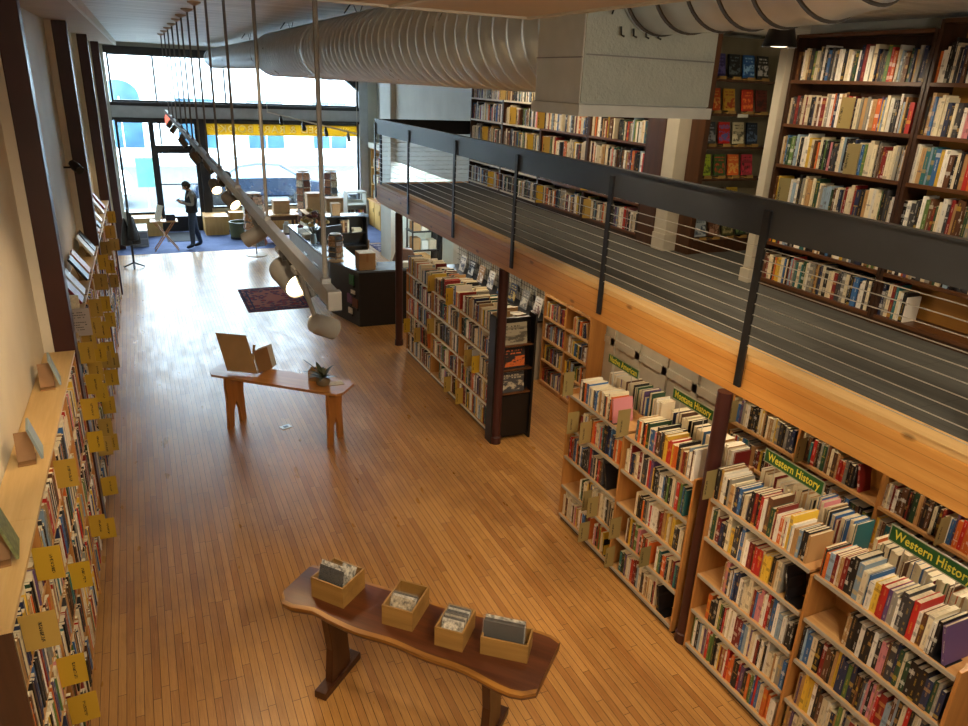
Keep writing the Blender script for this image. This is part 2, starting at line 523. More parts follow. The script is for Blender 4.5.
# ------------------------------------------------------------------ the room
XK = .0133
def XF(y): return -.80 + XK * y          # front of the shelving along the left wall
def XW(y): return XF(y) - .235           # the left wall itself
ZB, ZC = 2.59, 4.90                      # balcony floor, ceiling
YS = 22.4                                # shopfront
def lp(y, dx, z): return (XF(y) + dx, y, z)

S('floor', MB().box(-1.6, 7.2, -2.5, 19.55, -.12, 0), m_floor)
S('floor', MB().box(-1.6, 7.2, 19.55, YS + .1, -.12, .004), m_bluecarpet)
b = MB()
b.add([(XW(-2.5), -2.5, 0), (XW(YS), YS, 0), (XW(YS), YS, 5.1), (XW(-2.5), -2.5, 5.1), (XW(-2.5) - .2, -2.5, 0), (XW(YS) - .2, YS, 0), (XW(YS) - .2, YS, 5.1), (XW(-2.5) - .2, -2.5, 5.1)],
      [(0, 1, 2, 3), (7, 6, 5, 4), (0, 3, 7, 4), (1, 5, 6, 2), (3, 2, 6, 7), (0, 4, 5, 1)])
S('wall_left', b, m_cream)
S('ceiling', MB().box(-1.6, 7.2, -2.5, YS, ZC, ZC + .15), m_ceil)
S('wall_back', MB().box(-1.6, 7.2, -2.7, -2.5, 0, 5.1), m_cream)
# soffit along the left wall with its moulded edge
b = MB()
b.add([(XW(-2), -2, 4.82), (XF(-2) + .32, -2, 4.82), (XF(YS) + .3, YS - .3, 4.82), (XW(YS), YS - .3, 4.82),
       (XW(-2), -2, ZC), (XF(-2) + .32, -2, ZC), (XF(YS) + .3, YS - .3, ZC), (XW(YS), YS - .3, ZC)],
      [(0, 1, 2, 3), (4, 7, 6, 5), (0, 4, 5, 1), (1, 5, 6, 2), (2, 6, 7, 3), (3, 7, 4, 0)])
S('trim_1', b, m_soffit)
b = MB()
b.add([(XF(-2) + .32, -2, 4.80), (XF(-2) + .36, -2, 4.80), (XF(YS) + .34, YS - .3, 4.80), (XF(YS) + .3, YS - .3, 4.80),
       (XF(-2) + .32, -2, ZC), (XF(-2) + .36, -2, ZC), (XF(YS) + .34, YS - .3, ZC), (XF(YS) + .3, YS - .3, ZC)],
      [(0, 1, 2, 3), (4, 7, 6, 5), (0, 4, 5, 1), (1, 5, 6, 2), (2, 6, 7, 3), (3, 7, 4, 0)])
S('trim_2', b, m_white)
# maroon pilasters on the left wall, floor to soffit
for i, y in enumerate((7.02, 11.50, 15.90, 20.25)):
    b = MB().box(XF(y) - .155, XF(y) + .012, y, y + .20, 0, 4.82)
    S('trim_%d' % (3 + i), b, m_maroon, bevel=.008)
    S('trim_%d' % (40 + i), MB().box(XW(y) - .02, XF(y) - .155, y + .01, y + .20, 0, 4.82), m_cream)
# dropped bulkhead close to the camera
S('trim_7', MB().box(-.4, 1.52, 1.4, 2.93, 4.56, ZC), m_soffit)
S('trim_8', MB().box(-.4, 1.545, 2.93, 2.955, 4.552, 4.60).box(1.52, 1.545, 1.4, 2.93, 4.552, 4.60).box(.93, .955, 1.4, 2.93, 4.55, 4.56), m_wain)
# right hand walls
S('wall_right', MB().box(5.5, 5.62, -2.5, 13.2, 0, 2.40).box(5.62, 6.9, 13.1, 13.2, 0, 2.40), m_wain)
S('wall_right', MB().box(6.72, 6.92, 13.2, 18.1, 0, 2.40), m_whitewall)
S('wall_right', MB().box(5.62, 5.82, 6.95, 18.3, 2.45, ZC).box(5.62, 5.82, -2.5, 5.30, 2.45, ZC).box(7.0, 7.2, 5.2, 7.0, 2.45, ZC).box(5.62, 7.1, 6.72, 6.95, 2.45, ZC).box(5.72, 7.1, 5.1, 5.28, 2.45, ZC), m_whitewall)
S('wall_right', MB().box(6.72, 6.92, 18.1, YS, 0, ZC).box(5.72, 6.9, 18.1, 18.3, 0, ZC), m_whitewall)
S('baseboard_right', MB().box(5.46, 5.5, -2, 13.15, 0, .17), m_wain, bevel=.006)
b = MB()
for k in range(14):
    y = 5.3 + k * .55
    b.box(5.475, 5.5, y, y + .09, .17, 2.3)
b.box(5.475, 5.5, 5.3, 13.1, 1.10, 1.2)
S('trim_9', b, m_wain)
# balcony
S('floor', MB().box(3.87, 7.0, -2.4, 12.5, 2.45, ZB), m_balcony)
S('ceiling', MB().box(3.87, 5.5, -2.4, 12.45, 2.40, 2.45), m_soffit)
S('trim_10', MB().box(3.73, 3.87, -2.4, 12.5, 2.275, 2.555), m_beam, bevel=.006)
S('trim_11', MB().box(3.735, 3.90, -2.4, 12.5, 2.555, 2.60), m_beamtop, bevel=.005)
S('trim_12', MB().box(3.87, 5.62, 12.42, 12.55, 2.28, 2.60), m_beam, bevel=.005)
for i, y in enumerate((3.662, 7.46, 11.36)):
    x = 3.705 if i == 0 else 3.76
    r_ = .058 if i == 0 else .062
    b = MB().tube([(x, y, 0), (x, y, 2.275)], r_, 20)
    b.tube([(x, y, 0), (x, y, .09), (x, y, .1)], [r_ + .012, r_ + .012, r_ + .003], 20)
    S('trim_%d' % (13 + i), b, m_maroon, smooth=True)
# upper pillar and dark door-like panels
S('trim_16', MB().box(5.34, 5.58, 6.60, 6.81, ZB, ZC).box(5.325, 5.592, 6.585, 6.81, ZB, 2.78), m_wain, bevel=.006)
S('trim_17', MB().box(5.27, 5.35, 5.18, 5.27, ZB, 4.76).box(5.25, 5.35, 5.165, 5.285, ZB, 2.72), m_wain, bevel=.004)
# plaster pier by the counter
S('trim_18', MB().box(5.50, 5.75, 17.25, 18.09, 0, 4.85), m_whitewall)

# ------------------------------------------------------------------ shopfront
XL, XR = -.44, 6.13
def bars(rects, y0, y1):
    b = MB()
    for r in rects: b.box(r[0], r[1], y0, y1, r[2], r[3])
    return b
S('wall_front', bars([(-1.6, XL - .05, 0, 5.1), (XR + .25, 7.3, 0, 5.1), (XL - .05, XR + .25, 4.78, 5.1)], YS, YS + .2), m_whitewall)
S('trim_19', bars([(XL - .05, XR + .25, 4.62, 4.80)], YS - .12, YS), m_dframe, bevel=.006)
S('trim_20', bars([(XL - .05, XR + .05, 3.06, 3.36)], YS - .10, YS + .1), m_gframe, bevel=.006)
S('trim_21', bars([(XL - .05, XR + .05, 3.36, 3.45), (XL - .05, XR + .05, 2.99, 3.06)], YS - .14, YS + .1), m_dframe, bevel=.005)
S('trim_22', bars([(XR, XR + .27, 0, 4.62)], YS - .15, YS + .15), m_gframe, bevel=.01)
b = MB().add([(XR - .9, YS - .12, 4.62), (XR + .2, YS - .12, 4.62), (XR + .2, YS - .12, 3.75), (XR - .9, YS + .1, 4.62), (XR + .2, YS + .1, 4.62), (XR + .2, YS + .1, 3.75)],
             [(0, 1, 2), (5, 4, 3), (0, 3, 4, 1), (1, 4, 5, 2), (2, 5, 3, 0)])
S('trim_23', b, m_dframe)
S('trim_24', bars([(1.58, 1.78, 0, 3.0)], YS - .14, YS + .14), m_dframe, bevel=.006)
S('trim_25', bars([(1.78, XR, 0, .62), (XL, .42, 0, .50)], YS - .02, YS + .14), m_whitewall)
def window(n, x0, x1, z0, z1, fw=.05, verts=()):
    f = bars([(x0, x0 + fw, z0, z1), (x1 - fw, x1, z0, z1), (x0 + fw, x1 - fw, z0, z0 + fw), (x0 + fw, x1 - fw, z1 - fw, z1)] + [(v - .02, v + .02, z0, z1) for v in verts], YS - .05, YS + .06)
    o = f.build('window_%d' % n, m_dframe, kind='structure')
    MB().box(x0 + fw, x1 - fw, YS, YS + .008, z0 + fw, z1 - fw).build('pane', m_glass, o)
    return o
window(1, XL, .42, .50, 2.99, .06)
window(2, XL, XR, 3.45, 4.64, .05, (2.4,))
window(3, 1.78, XR, .62, 2.99, .05)
window(4, .42, 1.58, 2.28, 2.99, .07)
# glazed door
f = bars([(.42, .53, 0, 2.28), (1.47, 1.58, 0, 2.28), (.53, 1.47, 0, .42), (.53, 1.47, 2.14, 2.28)], YS - .05, YS + .05)
d = f.build('door_1', m_dframe, kind='structure')
MB().box(.53, 1.47, YS, YS + .01, .42, 2.14).build('pane', m_glass, d)
MB().box(.53, 1.47, YS - .10, YS - .06, 1.30, 1.335).box(.54, .58, YS - .08, YS, 1.31, 1.33).box(1.42, 1.46, YS - .08, YS, 1.31, 1.33).build('push_bar', m_dframe, d)
MB().box(.80, 1.30, YS - .10, YS - .05, 2.18, 2.26).build('door_closer', m_black, d)
# shop name on the window, read from the street
sg = thing('window_sign', 'gold band with mirrored white shop lettering across the front window', 'sign', (3.9, YS - .03, 2.63))
MB().box(1.83, XR - .02, YS - .022, YS - .012, 2.63, 2.965).build('band', m_gold, sg)
Mx = Matrix.Translation((-.3, .003, .165)) @ Matrix.Rotation(R_(90), 4, 'X') @ Matrix.Scale(-1, 4, (1, 0, 0))
t = text_obj('USED & RARE BOOKS', .27, 'lettering', m_wlet, sg, Mx, .004, .004, 3.15, 1.1)
t.data.flip_normals()
b = MB()
for cx in (-1.86, 1.78):   # small flourishes at both ends of the band
    for k in range(5):
        a = R_(-60 + 30 * k)
        b.obox((cx + .12 * math.sin(a), -.002, .165 + .03 * math.cos(a)), .012, .006, .12, Matrix.Rotation(a, 3, 'Y'))
b.build('flourish', m_wlet, sg, local=True)

# ------------------------------------------------------------------ the street outside
S('pavement', MB().box(-30, 40, YS + .14, YS + 4.2, -.2, -.05), m_concrete)
S('road', MB().box(-40, 50, YS + 4.2, YS + 17, -.3, -.18), m_asphalt)
S('pavement', MB().box(-40, 50, YS + 17, YS + 21, -.25, -.1), m_concrete)
m_fac = plain('pale_facade', hx('cfd3d2'), .8, var=.05, scale=1)
m_facglass = plain('facade_window_glass', hx('2c4a5e'), .15, var=.2, scale=1)
m_carglass = plain('car_window_glass', hx('8fa6b4'), .1, var=.1, scale=1)
def building(x0, x1, h, label, arch):
    y = YS + 21
    o = thing('building', label, 'building', ((x0 + x1) / 2, y, -.1))
    MB().box(x0, x1, y, y + 8, -.1, h).build('wall', m_fac, o)
    MB().box(x0 - .1, x1 + .1, y - .25, y + 8, h, h + .3).build('cornice', m_fac, o)
    n = int((x1 - x0) / 3.2)
    for k in range(n):
        cx = x0 + (k + .5) * (x1 - x0) / n
        for z0, z1 in ((.4, 2.9),):
            if z1 > h: continue
            pts = [(cx - .95, z0), (cx + .95, z0), (cx + .95, z1)]
            if arch: pts += [(cx + .95 * math.cos(R_(a)), z1 + .8 * math.sin(R_(a))) for a in range(15, 180, 15)]
            pts += [(cx - .95, z1)]
            w = MB().prism(pts, y - .06, y + .05, 1).build('window', m_facglass, o)
            MB().box(cx - .03, cx + .03, y - .09, y - .03, z0, z1).box(cx - .95, cx + .95, y - .09, y - .03, z1 - .7, z1 - .64).build('glazing_bar', m_fac, w)
    return o
building(-16, 1.2, 7.5, 'pale building with arched windows across the street, left', True)
building(1.3, 12, 6.6, 'pale flat fronted building across the street behind the blue car', False)
building(12.1, 34, 7.2, 'wide pale building across the street at far right', False)
def car(loc, rz, col, label, name='car', pick=False):
    m_c = plain(name + '_paint', col, .25, .2, var=.04)
    o = thing(name, label, 'car', loc, rz)
    L, W = 4.6, 1.8
    prof = [(-2.3, .35), (-2.28, .75), (-2.1, .95), (-1.5, 1.0), (-.75, 1.45), (-.1, 1.55), (.7, 1.5), (1.5, 1.02), (2.15, .9), (2.3, .7), (2.3, .35)]
    if pick: prof = [(-2.5, .4), (-2.5, 1.05), (-.5, 1.08), (-.35, 1.75), (.6, 1.78), (1.15, 1.15), (2.3, 1.05), (2.45, .8), (2.45, .4)]
    b = MB().prism([(x, z) for x, z in prof], -W / 2, W / 2, 1)
    b.build('body', m_c, o, local=True, bevel=.08, smooth=True)
    if pick: gl = [(-.28, 1.15), (-.22, 1.65), (.5, 1.67), (.98, 1.15)]
    else: gl = [(-1.35, 1.02), (-.72, 1.38), (-.1, 1.47), (.62, 1.43), (1.3, 1.03)]
    for sgn in (-1, 1):
        MB().prism(gl, sgn * W / 2 - .01, sgn * W / 2 + .015, 1).build('side_window', m_carglass, o, local=True)
        for wx in (-1.4, 1.4):
            w = MB().tube([(wx, sgn * (W / 2 - .2), .33), (wx, sgn * (W / 2 + .02), .33)], .33, 20).build('wheel', m_black, o, local=True, smooth=True)
            MB().tube([(wx, sgn * (W / 2 + .02), .33), (wx, sgn * (W / 2 + .035), .33)], .2, 14).build('hubcap', m_blackwood, w, local=True, smooth=True)
    MB().box(2.2, 2.32, -.8, -.45, .62, .78).box(2.2, 2.32, .45, .8, .62, .78).build('headlamp', m_white, o, local=True)
car((3.9, YS + 5.6, -.18), 0, hx('0e1c30'), 'blue car parked outside behind the big shop window')
car((-2.7, YS + 6.2, -.18), 0, hx('e2e6e8'), 'white pickup truck parked outside the left window', 'pickup_truck', True)
car((9.1, YS + 5.8, -.18), 0, hx('e8e6e6'), 'white car parked outside at right of shop window')
ps = thing('street_sign', 'green panel sign on a post outside the left window', 'sign', (.18, YS + 3.6, -.05))
MB().tube([(.18, YS + 3.6, -.05), (.18, YS + 3.6, 1.7)], .03, 8).build('post', m_greymetal, ps)
MB().box(-.08, .44, YS + 3.54, YS + 3.57, .75, 1.65).build('panel', plain('green_panel', hx('3d7a66'), .5), ps)

# ------------------------------------------------------------------ books
PAL = [('cream', 'dcd0b2', 20), ('white', 'e8e4da', 15), ('black', '17161a', 17), ('brown', '5c3a24', 8), ('tan', 'b08a5a', 8), ('dark red', '7a1d1c', 6), ('red', 'b3261f', 5),
       ('orange', 'd0682a', 5), ('yellow', 'd8b23c', 4), ('dark green', '24452f', 4), ('green', '5c7a3e', 2), ('navy blue', '1f2a4c', 5), ('blue', '33629a', 5), ('pale blue', '8aa2b8', 3),
       ('teal', '2a6a70', 2), ('grey', '87847c', 5), ('charcoal', '3a3a3e', 5), ('pink', 'c9828a', 2), ('purple', '5a4470', 2)]
PN = {a: hx(h) for a, h, w in PAL}
PW = [w for a, h, w in PAL]
ORD = 'first second third fourth fifth sixth seventh eighth ninth tenth eleventh twelfth thirteenth fourteenth fifteenth sixteenth seventeenth eighteenth nineteenth twentieth'.split()
TENS = {2: 'twenty', 3: 'thirty', 4: 'forty', 5: 'fifty', 6: 'sixty', 7: 'seventy', 8: 'eighty', 9: 'ninety'}
def ordinal(i):
    if i <= 20: return ORD[i - 1]
    if i % 10 == 0: return TENS[i // 10][:-1] + 'ieth'
    if i < 100: return TENS[i // 10] + '-' + ORD[i % 10 - 1]
    return 'hundred and ' + ordinal(i - 100)
BOOKS = []
def pick_col(weights=None):
    n = random.choices([a for a, h, w in PAL], weights or PW)[0]
    c = PN[n]; k = ru(.8, 1.15)
    return n, tuple(min(.95, v * k) for v in c)
def ink_for(c):
    l = .3 * c[0] + .6 * c[1] + .1 * c[2]
    if l > .3: return random.choice([hx('1a1a1c'), hx('5a1a18'), hx('20305c'), hx('3a2a1c')])
    return random.choice([hx('e6dfc8'), hx('d8b23c'), hx('f0f0ea'), hx('c9a05a')])
def add_book(pos, n, t, h, dp, colname, col, key, lean=0, pitch=0, face=False, ink=None, label=None):
    n = Vector(n).normalized(); z = Vector((0, 0, 1)); x = n.cross(z)
    M = Matrix((x, n, z)).transposed()
    if lean: M = M @ Matrix.Rotation(lean, 3, 'Y')
    if pitch: M = M @ Matrix.Rotation(pitch, 3, 'X')
    BOOKS.append(dict(p=Vector(pos), M=M, t=t, h=h, d=dp, cn=colname, c=col, ink=ink or ink_for(col), key=key, seed=rnd(), face=face, label=label))
def row(n, start, length, z, hmax, key, fill=1.0, skip=0, tm=(.014, .042), hm=.72, dm=(.13, .17), weights=None, gaps=(), stop_lean=True, inset=.02):
    n = Vector(n).normalized(); r = -(n.cross(Vector((0, 0, 1))))
    st = Vector((start[0], start[1], z)) - n * inset
    s = skip; end = length * fill
    hb = ru(.8, .92) * hmax; run = 0
    last = None
    while s < end - .012:
        g = [q for q in gaps if q[0] <= s < q[1]]
        if g: s = g[0][1]; continue
        if run <= 0 or rnd() < .12: hb = ru(hm, .97) * hmax; run = random.randint(1, 9); tb = ru(*tm)
        run -= 1
        t = max(.009, min(.06, random.choice([tb, ru(*tm)]) * ru(.75, 1.25)))
        if s + t > end: break
        h = min(hmax, hb * ru(.88, 1.05)); dp = ru(*dm) * (.75 + .25 * h / hmax)
        if last and rnd() < .1: cn, c = last
        else: cn, c = pick_col(weights)
        last = (cn, c)
        add_book(st + r * (s + t / 2) - n * ru(0, .014), n, t, h, dp, cn, c, key)
        s += t + (.0008 if rnd() < .93 else .006)
    if fill < .97 and stop_lean and s + .12 < length:   # one book leaning against the end of the row
        cn, c = pick_col(weights); h = hmax * ru(.75, .95); t = ru(.015, .03); a = R_(ru(8, 16))
        add_book(st + r * (s + t / 2 + h * math.sin(a) + .004) - n * .004, n, t, h, ru(*dm), cn, c, key, lean=a)
    return s
def emit_books(books, detailed, want_pages=True):
    """one list of verts, faces, colours, inks, uvs for the books given"""
    V = []; F = []; C = []; I = []; U = []; owner = []
    pg = PN['cream']
    def quad(pts, col, alpha, ink, seed, uv=None):
        o = len(V); V.extend(pts); F.append((o, o + 1, o + 2, o + 3))
        C.extend([(col[0], col[1], col[2], alpha)] * 4); I.extend([(ink[0], ink[1], ink[2], seed)] * 4)
        U.extend(uv or [(-1, 0)] * 4)
    def bx(M, p, x0, x1, y0, y1, z0, z1, col, ink, seed, spine=False, pages=False, face=False):
        P = [M @ Vector(q) + p for q in ((x0, y0, z0), (x1, y0, z0), (x1, y1, z0), (x0, y1, z0), (x0, y0, z1), (x1, y0, z1), (x1, y1, z1), (x0, y1, z1))]
        top = pg if pages else col
        su = [(1, 0), (0, 0), (0, 1), (1, 1)]
        quad([P[i] for i in (0, 3, 2, 1)], col, 0, ink, seed)
        quad([P[i] for i in (4, 5, 6, 7)], top, 0, ink, seed)
        quad([P[i] for i in (2, 3, 7, 6)], col, 1 if spine else (.6 if face else 0), ink, seed, [(1, 0), (0, 0), (0, 1), (1, 1)] if (spine or face) else None)
        quad([P[i] for i in (0, 1, 5, 4)], top, 0, ink, seed)
        quad([P[i] for i in (1, 2, 6, 5)], col, .3, ink, seed)
        quad([P[i] for i in (3, 0, 4, 7)], col, .3, ink, seed)
    for bi, k in enumerate(books):
        f0 = len(F)
        M, p, t, h, d = k['M'], k['p'], k['t'], k['h'], k['d']
        a = (k['c'], k['ink'], k['seed'])
        if detailed and not k['face']:
            w = min(.003, t * .2)
            bx(M, p, -t / 2, t / 2, -w, 0, 0, h, *a, spine=True)
            bx(M, p, -t / 2, -t / 2 + w, -d, -w, 0, h, *a)
            bx(M, p, t / 2 - w, t / 2, -d, -w, 0, h, *a)
        elif detailed:
            w = .003
            bx(M, p, -t / 2, t / 2, -w, 0, 0, h, *a, face=True)
            bx(M, p, -t / 2, t / 2, -d, -d + w, 0, h, *a)
            bx(M, p, t / 2 - w, t / 2, -d + w, -w, 0, h, *a)
        else:
            bx(M, p, -t / 2, t / 2, -d, 0, 0, h, *a, spine=not k['face'], pages=True, face=k['face'])
        owner += [bi] * (len(F) - f0)
    return V, F, C, I, U, owner
def book_mesh(name, data):
    V, F, C, I, U, owner = data
    me = bpy.data.meshes.new(name)
    me.from_pydata(V, [], F)
    for nm, arr in (('Col', C), ('Ink', I)):
        at = me.color_attributes.new(nm, 'FLOAT_COLOR', 'CORNER')
        at.data.foreach_set('color', np.array(arr, dtype=np.float32).ravel())
    uv = me.uv_layers.new(name='UVMap')
    uv.data.foreach_set('uv', np.array(U, dtype=np.float32).ravel())
    me.materials.append(m_book)
    return me

# ------------------------------------------------------------------ section cards
CARD = {}
def card(loc, rz, label, w=.13, h=.19, group=None):
    tan = label.startswith(('tan', 'olive'))
    key = (round(w, 2), round(h, 2), tan)
    if key not in CARD:
        CARD[key] = MB().box(0, w, -.002, .002, 0, h).build('section_card', m_cardtan if tan else m_card)
        o = CARD[key]
    else:
        o = CARD[key].copy(); COL.objects.link(o)
    o.location = loc; o.rotation_euler = (0, 0, rz)
    tag(o, label, 'card', group)
    return o

# ------------------------------------------------------------------ free-standing bookcases under the balcony edge
def island(x, depth, y1, y0, bays, z_top, label, key):
    """front faces -X; y1 is the far (left) end, y0 the near end; bays = list of division Ys from y1 to y0"""
    o = thing('bookcase', label, 'bookcase', (x + depth / 2, (y0 + y1) / 2, 0))
    n = 5
    zs = [.08 + (z_top - .08) * k / (n - 1) for k in range(n)]
    MB().box(x + .03, x + depth - .03, y0 + .01, y1 - .01, 0, .07).build('kick_plate', m_blackwood, o)
    MB().box(x + depth / 2 - .01, x + depth / 2 + .01, y0 + .02, y1 - .02, .07, z_top - .02).build('back_panel', m_birch, o)
    for i, y in enumerate(bays):
        a, bb = (y - .022, y) if i == 0 else ((y, y + .022) if i == len(bays) - 1 else (y - .011, y + .011))
        MB().box(x, x + depth, a, bb, .03, z_top + (.05 if i in (0, len(bays) - 1) else -.02)).build('upright', m_birch, o, bevel=.003)
    for i in range(len(bays) - 1):
        a, bb = bays[i + 1] + .0225, bays[i] - .0225
        for k, z in enumerate(zs):
            s = MB().box(x + .006, x + depth - .006, a, bb, z - .022, z).build('shelf', m_birchY, o)
            MB().box(x - .004, x + .006, a, bb, z - .024, z + .002).build('edge_strip', m_shelfedge if key != 'art' else m_cutwhite, s)
    MB().box(x + depth / 2 - .01, x + depth / 2 + .01, y0 + .02, y1 - .02, z_top, z_top + .06).build('centre_rail', m_birchY, o)
    return zs
GRP_CARD = 'tan section cards in the bookcases'
def fill_island(x, depth, bays, zs, names, spec):
    """spec[bay][row] = (skip, fill, gaps)"""
    for i in range(len(bays) - 1):
        L = bays[i] - bays[i + 1] - .05
        for k, z in enumerate(zs):
            r = len(zs) - 1 - k       # 0 = top row
            sk, fl, gp = spec[i].get(r, (0.0, 1.0, ()))
            hm = .285 if r == 0 else .30
            dm = (.19, .25) if r == 0 else (.15, .21)
            row((-1, 0, 0), (x, bays[i] - .025), L, z + .001, hm, (names[i], r, 'left'), fl, sk, gaps=gp, dm=dm, hm=.7, tm=(.011, .036))
        # books along the other side of the top, spines turned away
        row((1, 0, 0), (x + depth, bays[i + 1] + .025), L, zs[-1] + .001, .25, (names[i] + ', far side', 0, 'right'), .93, .02, dm=(.15, .2))
ID = .60
B2 = (5.65, 4.70, 3.745)
zs = island(3.64, ID, 5.65, 3.745, B2, 1.45, 'birch double-sided bookcase under the Native American and Montana History signs', 'hist')
fill_island(3.64, ID, B2, zs, ('Native American bookcase bay', 'Montana History bookcase bay'),
            [{0: (.13, .74, ()), 1: (.2, .97, ()), 2: (.03, .74, ()), 3: (.3, 1, ()), 4: (0.02, .86, ((.52, .6),))},
             {0: (.1, .96, ()), 1: (0.02, .93, ()), 2: (.22, .98, ()), 3: (.14, 1, ((.5, .58),)), 4: (.1, .72, ())}])
B1 = (3.58, 2.60, 1.62)
zs = island(3.64, ID, 3.58, 1.62, B1, 1.45, 'birch double-sided bookcase nearest the camera under two Western History signs', 'hist')
fill_island(3.64, ID, B1, zs, ('farther Western History bookcase bay', 'nearer Western History bookcase bay'),
            [{0: (.0, .97, ()), 1: (.0, .8, ()), 2: (.22, 1, ()), 3: (.12, 1, ()), 4: (.02, .98, ())},
             {0: (.0, .86, ()), 1: (.26, .98, ()), 2: (.0, 1, ()), 3: (.04, 1, ()), 4: (.0, 1, ())}])
B3 = (10.95, 9.80, 8.72, 7.62)
zs = island(3.75, .5, 10.95, 7.62, B3, 1.40, 'long birch bookcase with cream shelf edges between the two far maroon columns', 'art')
fill_island(3.75, .5, B3, zs, ('far third of long bookcase', 'middle of long bookcase', 'near third of long bookcase'),
            [{3: (.0, .8, ())}, {4: (.25, 1, ())}, {2: (.1, 1, ((.4, .55),)), 0: (0, .9, ())}])
# bookends where rows stop short
for j, (y, z, lab) in enumerate(((5.0, 1.45, 'black bookend on top of the Native American bay'), (5.0, .765, 'black bookend in the third row of the Native American bay'), (4.83, .08, 'black bookend at the bottom of the Native American bay'),
                   (3.98, .08, 'black bookend at the bottom of the Montana History bay'), (2.77, 1.108, 'black bookend in the second row of the farther Western History bay'), (1.83, 1.45, 'black bookend at the near end of the top Western History row'))):
    tag(MB().box(3.66, 3.8, y - .003, y, z, z + .17).box(3.66, 3.8, y - .12, y, z, z + .004).build('bookend', m_black, loc=(3.73, y - .06, z)), lab, 'bookend', 'black bookends')
# tan section cards standing out of the rows
cards = [(5.60, 1.452, 'at the left end of the top row, Native American bay', .12, .25), (5.45, 1.11, 'at left in the second row, Native American bay', .13, .23), (5.22, 1.11, 'second card in the second row, Native American bay', .13, .23),
         (5.1, .43, 'left card in the fourth row, Native American bay', .1, .22), (4.98, .43, 'right card in the fourth row, Native American bay', .12, .22), (5.08, .085, 'in the bottom row, Native American bay', .12, .22),
         (4.66, 1.452, 'at the left end of the top row, Montana History bay', .13, .26), (4.60, .43, 'at the left end of the fourth row, Montana History bay', .12, .22), (4.15, .43, 'in mid fourth row, Montana History bay', .11, .2),
         (4.64, .085, 'at left of the bottom row, Montana History bay', .1, .22), (3.56, 1.452, 'left end of the top row, farther Western History bay', .1, .24)]
for y, z, wh, w, h in cards:
    card((3.655, y, z), R_(180), 'tan section card ' + wh, w, h, GRP_CARD)
for y, z, wh in ((9.72, 1.40, 'on top of the long bookcase, farther one'), (9.0, 1.40, 'on top of the long bookcase, mid length'), (9.72, .74, 'in the third row of the long bookcase, far'), (9.0, .08, 'bottom row of the long bookcase, left of two'),
                 (8.55, .08, 'bottom row of the long bookcase, right of two'), (8.3, .74, 'third row of the long bookcase, left of two'), (8.05, .74, 'third row of the long bookcase, right of two'), (10.8, .41, 'far end of the long bookcase, lower'), (10.3, .41, 'far third of the long bookcase, fourth row')):
    card((3.765, y, z + .002), R_(180), 'mustard section card ' + wh, .11, .24, 'mustard section cards in the long bookcase')
# dark end display with face-out books at the near end of the long bookcase
e = thing('display_end', 'black end display with face-out art books facing the camera', 'display rack', (3.98, 7.5, 0))
MB().box(3.70, 4.24, 7.56, 7.61, 0, 1.62).build('back_panel', m_blackwood, e)
MB().box(3.68, 3.71, 7.44, 7.61, 0, 1.68).build('side_panel', m_blackwood, e)
MB().box(4.22, 4.25, 7.44, 7.61, 0, 1.68).build('side_panel', m_blackwood, e)
for z in (1.30, .98, .66):
    MB().box(3.71, 4.22, 7.46, 7.56, z - .02, z).build('ledge', m_walnutY, e)
MB().box(3.71, 4.22, 7.47, 7.50, .05, .62).build('lower_panel', m_blackwood, e)
for z, h, w, c, i, nm in ((1.303, .27, .36, hx('8f8672'), hx('3a352c'), 'grey and tan'), (.983, .27, .34, PN['black'], hx('c8642a'), 'black and orange'), (.663, .26, .36, PN['charcoal'], hx('b8ac94'), 'charcoal')):
    add_book((3.965, 7.485, z), (0, -1, 0), w, h, .022, nm, c, ('black end display', 0, 'x'), pitch=R_(8), face=True, ink=i, label='%s face-out art book on the black end display' % nm)
# loose art books lying on the top of the long bookcase
for k, (x, y) in enumerate(((4.0, 8.3), (4.05, 8.0), (3.95, 7.85))):
    pass

# signs on wire legs
def shelf_sign(y1, y0, txt, label, x=3.95, zc=1.86, h=.085):
    L = y1 - y0; cy = (y0 + y1) / 2
    o = thing('section_sign', label, 'sign', (x, cy, 1.45))
    MB().box(x - .004, x + .004, cy - L / 2, cy + L / 2, zc - h / 2, zc + h / 2).build('board', m_sign, o)
    bb = .006
    MB().box(x - .006, x + .006, cy - L / 2 - bb, cy + L / 2 + bb, zc + h / 2, zc + h / 2 + bb).box(x - .006, x + .006, cy - L / 2 - bb, cy + L / 2 + bb, zc - h / 2 - bb, zc - h / 2).box(x - .006, x + .006, cy - L / 2 - bb, cy - L / 2, zc - h / 2, zc + h / 2).box(x - .006, x + .006, cy + L / 2, cy + L / 2 + bb, zc - h / 2, zc + h / 2).build('border', m_signedge, o)
    M = Matrix.Translation((-.0055, 0, zc - 1.45)) @ Matrix(((0, 0, -1, 0), (-1, 0, 0, 0), (0, 1, 0, 0), (0, 0, 0, 1)))
    text_obj(txt, .085, 'lettering', m_yellow, o, M, .0008, .0012, L * .9, 1.05)
    for q in (-.3, .3):
        MB().tube([(x, cy + q * L, 1.452), (x, cy + q * L, zc - h / 2)], .003, 6).build('wire_leg', m_steel, o)
shelf_sign(5.47, 4.99, 'Native American', 'green sign with yellow lettering reading Native American', h=.08)
shelf_sign(4.49, 3.99, 'Montana History', 'green sign with yellow lettering reading Montana History', zc=1.89)
shelf_sign(3.41, 2.89, 'Western History', 'green Western History sign, the farther of the two', zc=1.84, h=.095)
shelf_sign(2.37, 1.83, 'Western History', 'green Western History sign at right, nearer of the two', zc=1.83, h=.10)

